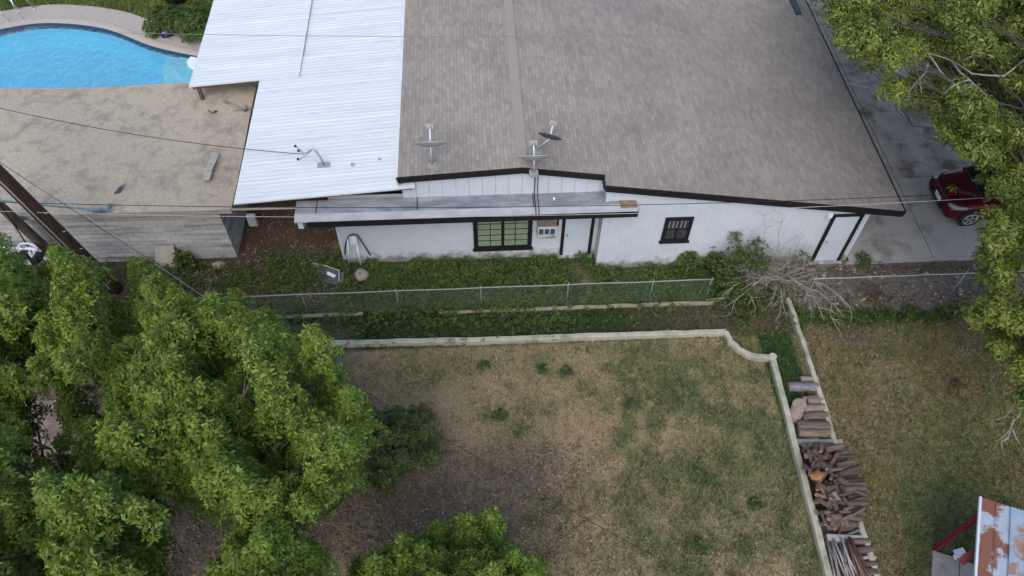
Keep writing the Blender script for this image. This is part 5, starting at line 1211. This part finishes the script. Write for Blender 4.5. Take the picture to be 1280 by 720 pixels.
cI = pix_clumps([polyI], (1.3, 2.4), 15, 13, rt) + pix_clumps([polyI], (.9, 1.4), 22, 18, rt)
make_tree('small_tree', 'small dark green tree beside the big crown at the left of the lawn', 'tree', at(478, 612), at(482, 596, .7), cI, M['dark_leaf'], 6, per=330, trunk_r=.06, nleaf=6, L=.10, W=.022, elev=(-.3, .6))
pec = dict(nleaf=6, L=.145, W=.020, elev=(-.9, .3), curl=.1)
polyF = [(1010, -90), (1018, 8), (1038, 45), (1062, 60), (1068, 88), (1092, 112), (1120, 132), (1150, 130), (1164, 170), (1190, 188), (1192, 222), (1215, 250), (1210, 290), (1226, 330), (1245, 348), (1380, 345), (1380, -90)]
cF = pix_clumps([polyF], (4.8, 7.8), 21, 20, rt); cF = [c for c in cF if rt.rand() < .92]; cF2 = pix_clumps([polyF], (3.6, 4.8), 40, 30, rt)
def thin(cl, holes):
    out = []
    for c_, rad in cl:
        q = RC.T @ (np.array(c_) - np.array([0, 0, CAMH])); px = q[0] / q[2] * FPX + 640; py = q[1] / q[2] * FPX + 360
        if any(((px - a) / c2) ** 2 + ((py - b) / d2_) ** 2 < 1 for a, b, c2, d2_ in holes): continue
        out.append((c_, rad))
    return out
holes = [(1135, 88, 24, 20), (1235, 95, 34, 30), (1202, 243, 50, 62), (1262, 128, 26, 22), (1180, 78, 10, 12)]
cF = thin(cF, holes) + thin(cF2, [(1135, 90, 22, 18), (1262, 128, 22, 16), (1206, 245, 56, 68)])
cF += [(at(px, py, z), rad) for px, py, z, rad in ((1228, 222, 4.6, .16), (1244, 290, 4.2, .22), (1176, 150, 5.2, .26), (1160, 118, 5.6, .28), (1146, 98, 5.4, .24), (1120, 108, 5.2, .22), (1205, 185, 4.8, .24), (1188, 168, 5.0, .2), (1228, 318, 4.0, .24), (1226, 345, 3.6, .2), (1190, 236, 4.0, .08))]
make_tree('yellow_green_tree', 'tall yellow-green tree hanging over the driveway and the red car', 'tree', (18.2, 12.0, 0), (18.0, 13.2, 3.6), cF, M['pecan_leaf'], 7, per=185, trunk_r=.22, **pec)
polyG = [(1203, 362), (1222, 352), (1380, 340), (1380, 520), (1268, 512), (1242, 470), (1226, 446), (1238, 432), (1212, 408)]
cG = pix_clumps([polyG], (2.6, 4.4), 20, 18, rt); cG = [c for c in cG if rt.rand() < .60]
cG = thin(cG, [(1262, 480, 20, 20)])
make_tree('yellow_green_tree', 'lower yellow-green tree at the right edge above the right yard', 'tree', (15.1, 10.2, 0), (14.6, 10.2, 1.8), cG, M['pecan_leaf'], 8, per=170, trunk_r=.1, **pec)
# bare limbs
def bare(lab, segs, z, seed, root_at):
    r = np.random.RandomState(seed); mb = MB()
    for s_ in segs:
        pts = [at(a_, b_, z + r.uniform(-.15, .15)) for a_, b_ in s_]; n_ = len(pts); fine = []
        for p, q in zip(pts[:-1], pts[1:]): fine += [p, (p + q) / 2 + V(r.normal(0, .03, 3))]
        fine.append(pts[-1]); n_ = len(fine); mb.tube(fine, [.030 * (1 - .75 * i / (n_ - 1)) for i in range(n_)], 5, cap=False)
    return mb
tree_f = [o for o in bpy.data.objects if o.name.startswith('yellow_green_tree') and o.parent is None]
mb = bare('', [[(1280, 75), (1255, 95), (1215, 92), (1190, 76), (1160, 66), (1130, 80)], [(1190, 76), (1212, 100), (1232, 118), (1236, 140)], [(1160, 66), (1176, 90), (1196, 110), (1226, 105)], [(1200, 78), (1222, 68), (1228, 72)],
               [(1176, 92), (1188, 100), (1210, 130)], [(1160, 80), (1148, 100), (1134, 122)], [(1212, 100), (1190, 108), (1176, 122)], [(1206, 106), (1206, 128)], [(1150, 96), (1152, 118)]], 6.9, 3, None)
o = mb.build('bare_limb', M['dead_wood'], tree_f[0]); 
mb = bare('', [[(1300, 470), (1280, 488), (1262, 515), (1246, 525)], [(1278, 492), (1274, 520), (1262, 538), (1244, 552)], [(1264, 534), (1250, 548)], [(1266, 538), (1276, 556)], [(1262, 540), (1252, 552), (1256, 570)]], 2.2, 4, None)
mb.build('bare_limb', M['dead_wood'], tree_f[1])
# shrub by the pool
cJ = [(at(px, py, z), rad) for px, py, z, rad in ((200, 28, .35, .5), (192, 38, .2, .35), (225, 30, .5, .6), (245, 25, .6, .6), (240, 42, .3, .45), (212, 20, .5, .5), (258, 38, .5, .5))]
make_tree('green_shrub', 'rounded green shrub mass behind the pool deck by the metal roof', 'shrub', at(225, 34), at(226, 32, .4), cJ, M['weed_leaf'], 12, per=260, trunk_r=.04, nleaf=6, L=.11, W=.02, elev=(-.2, .9))
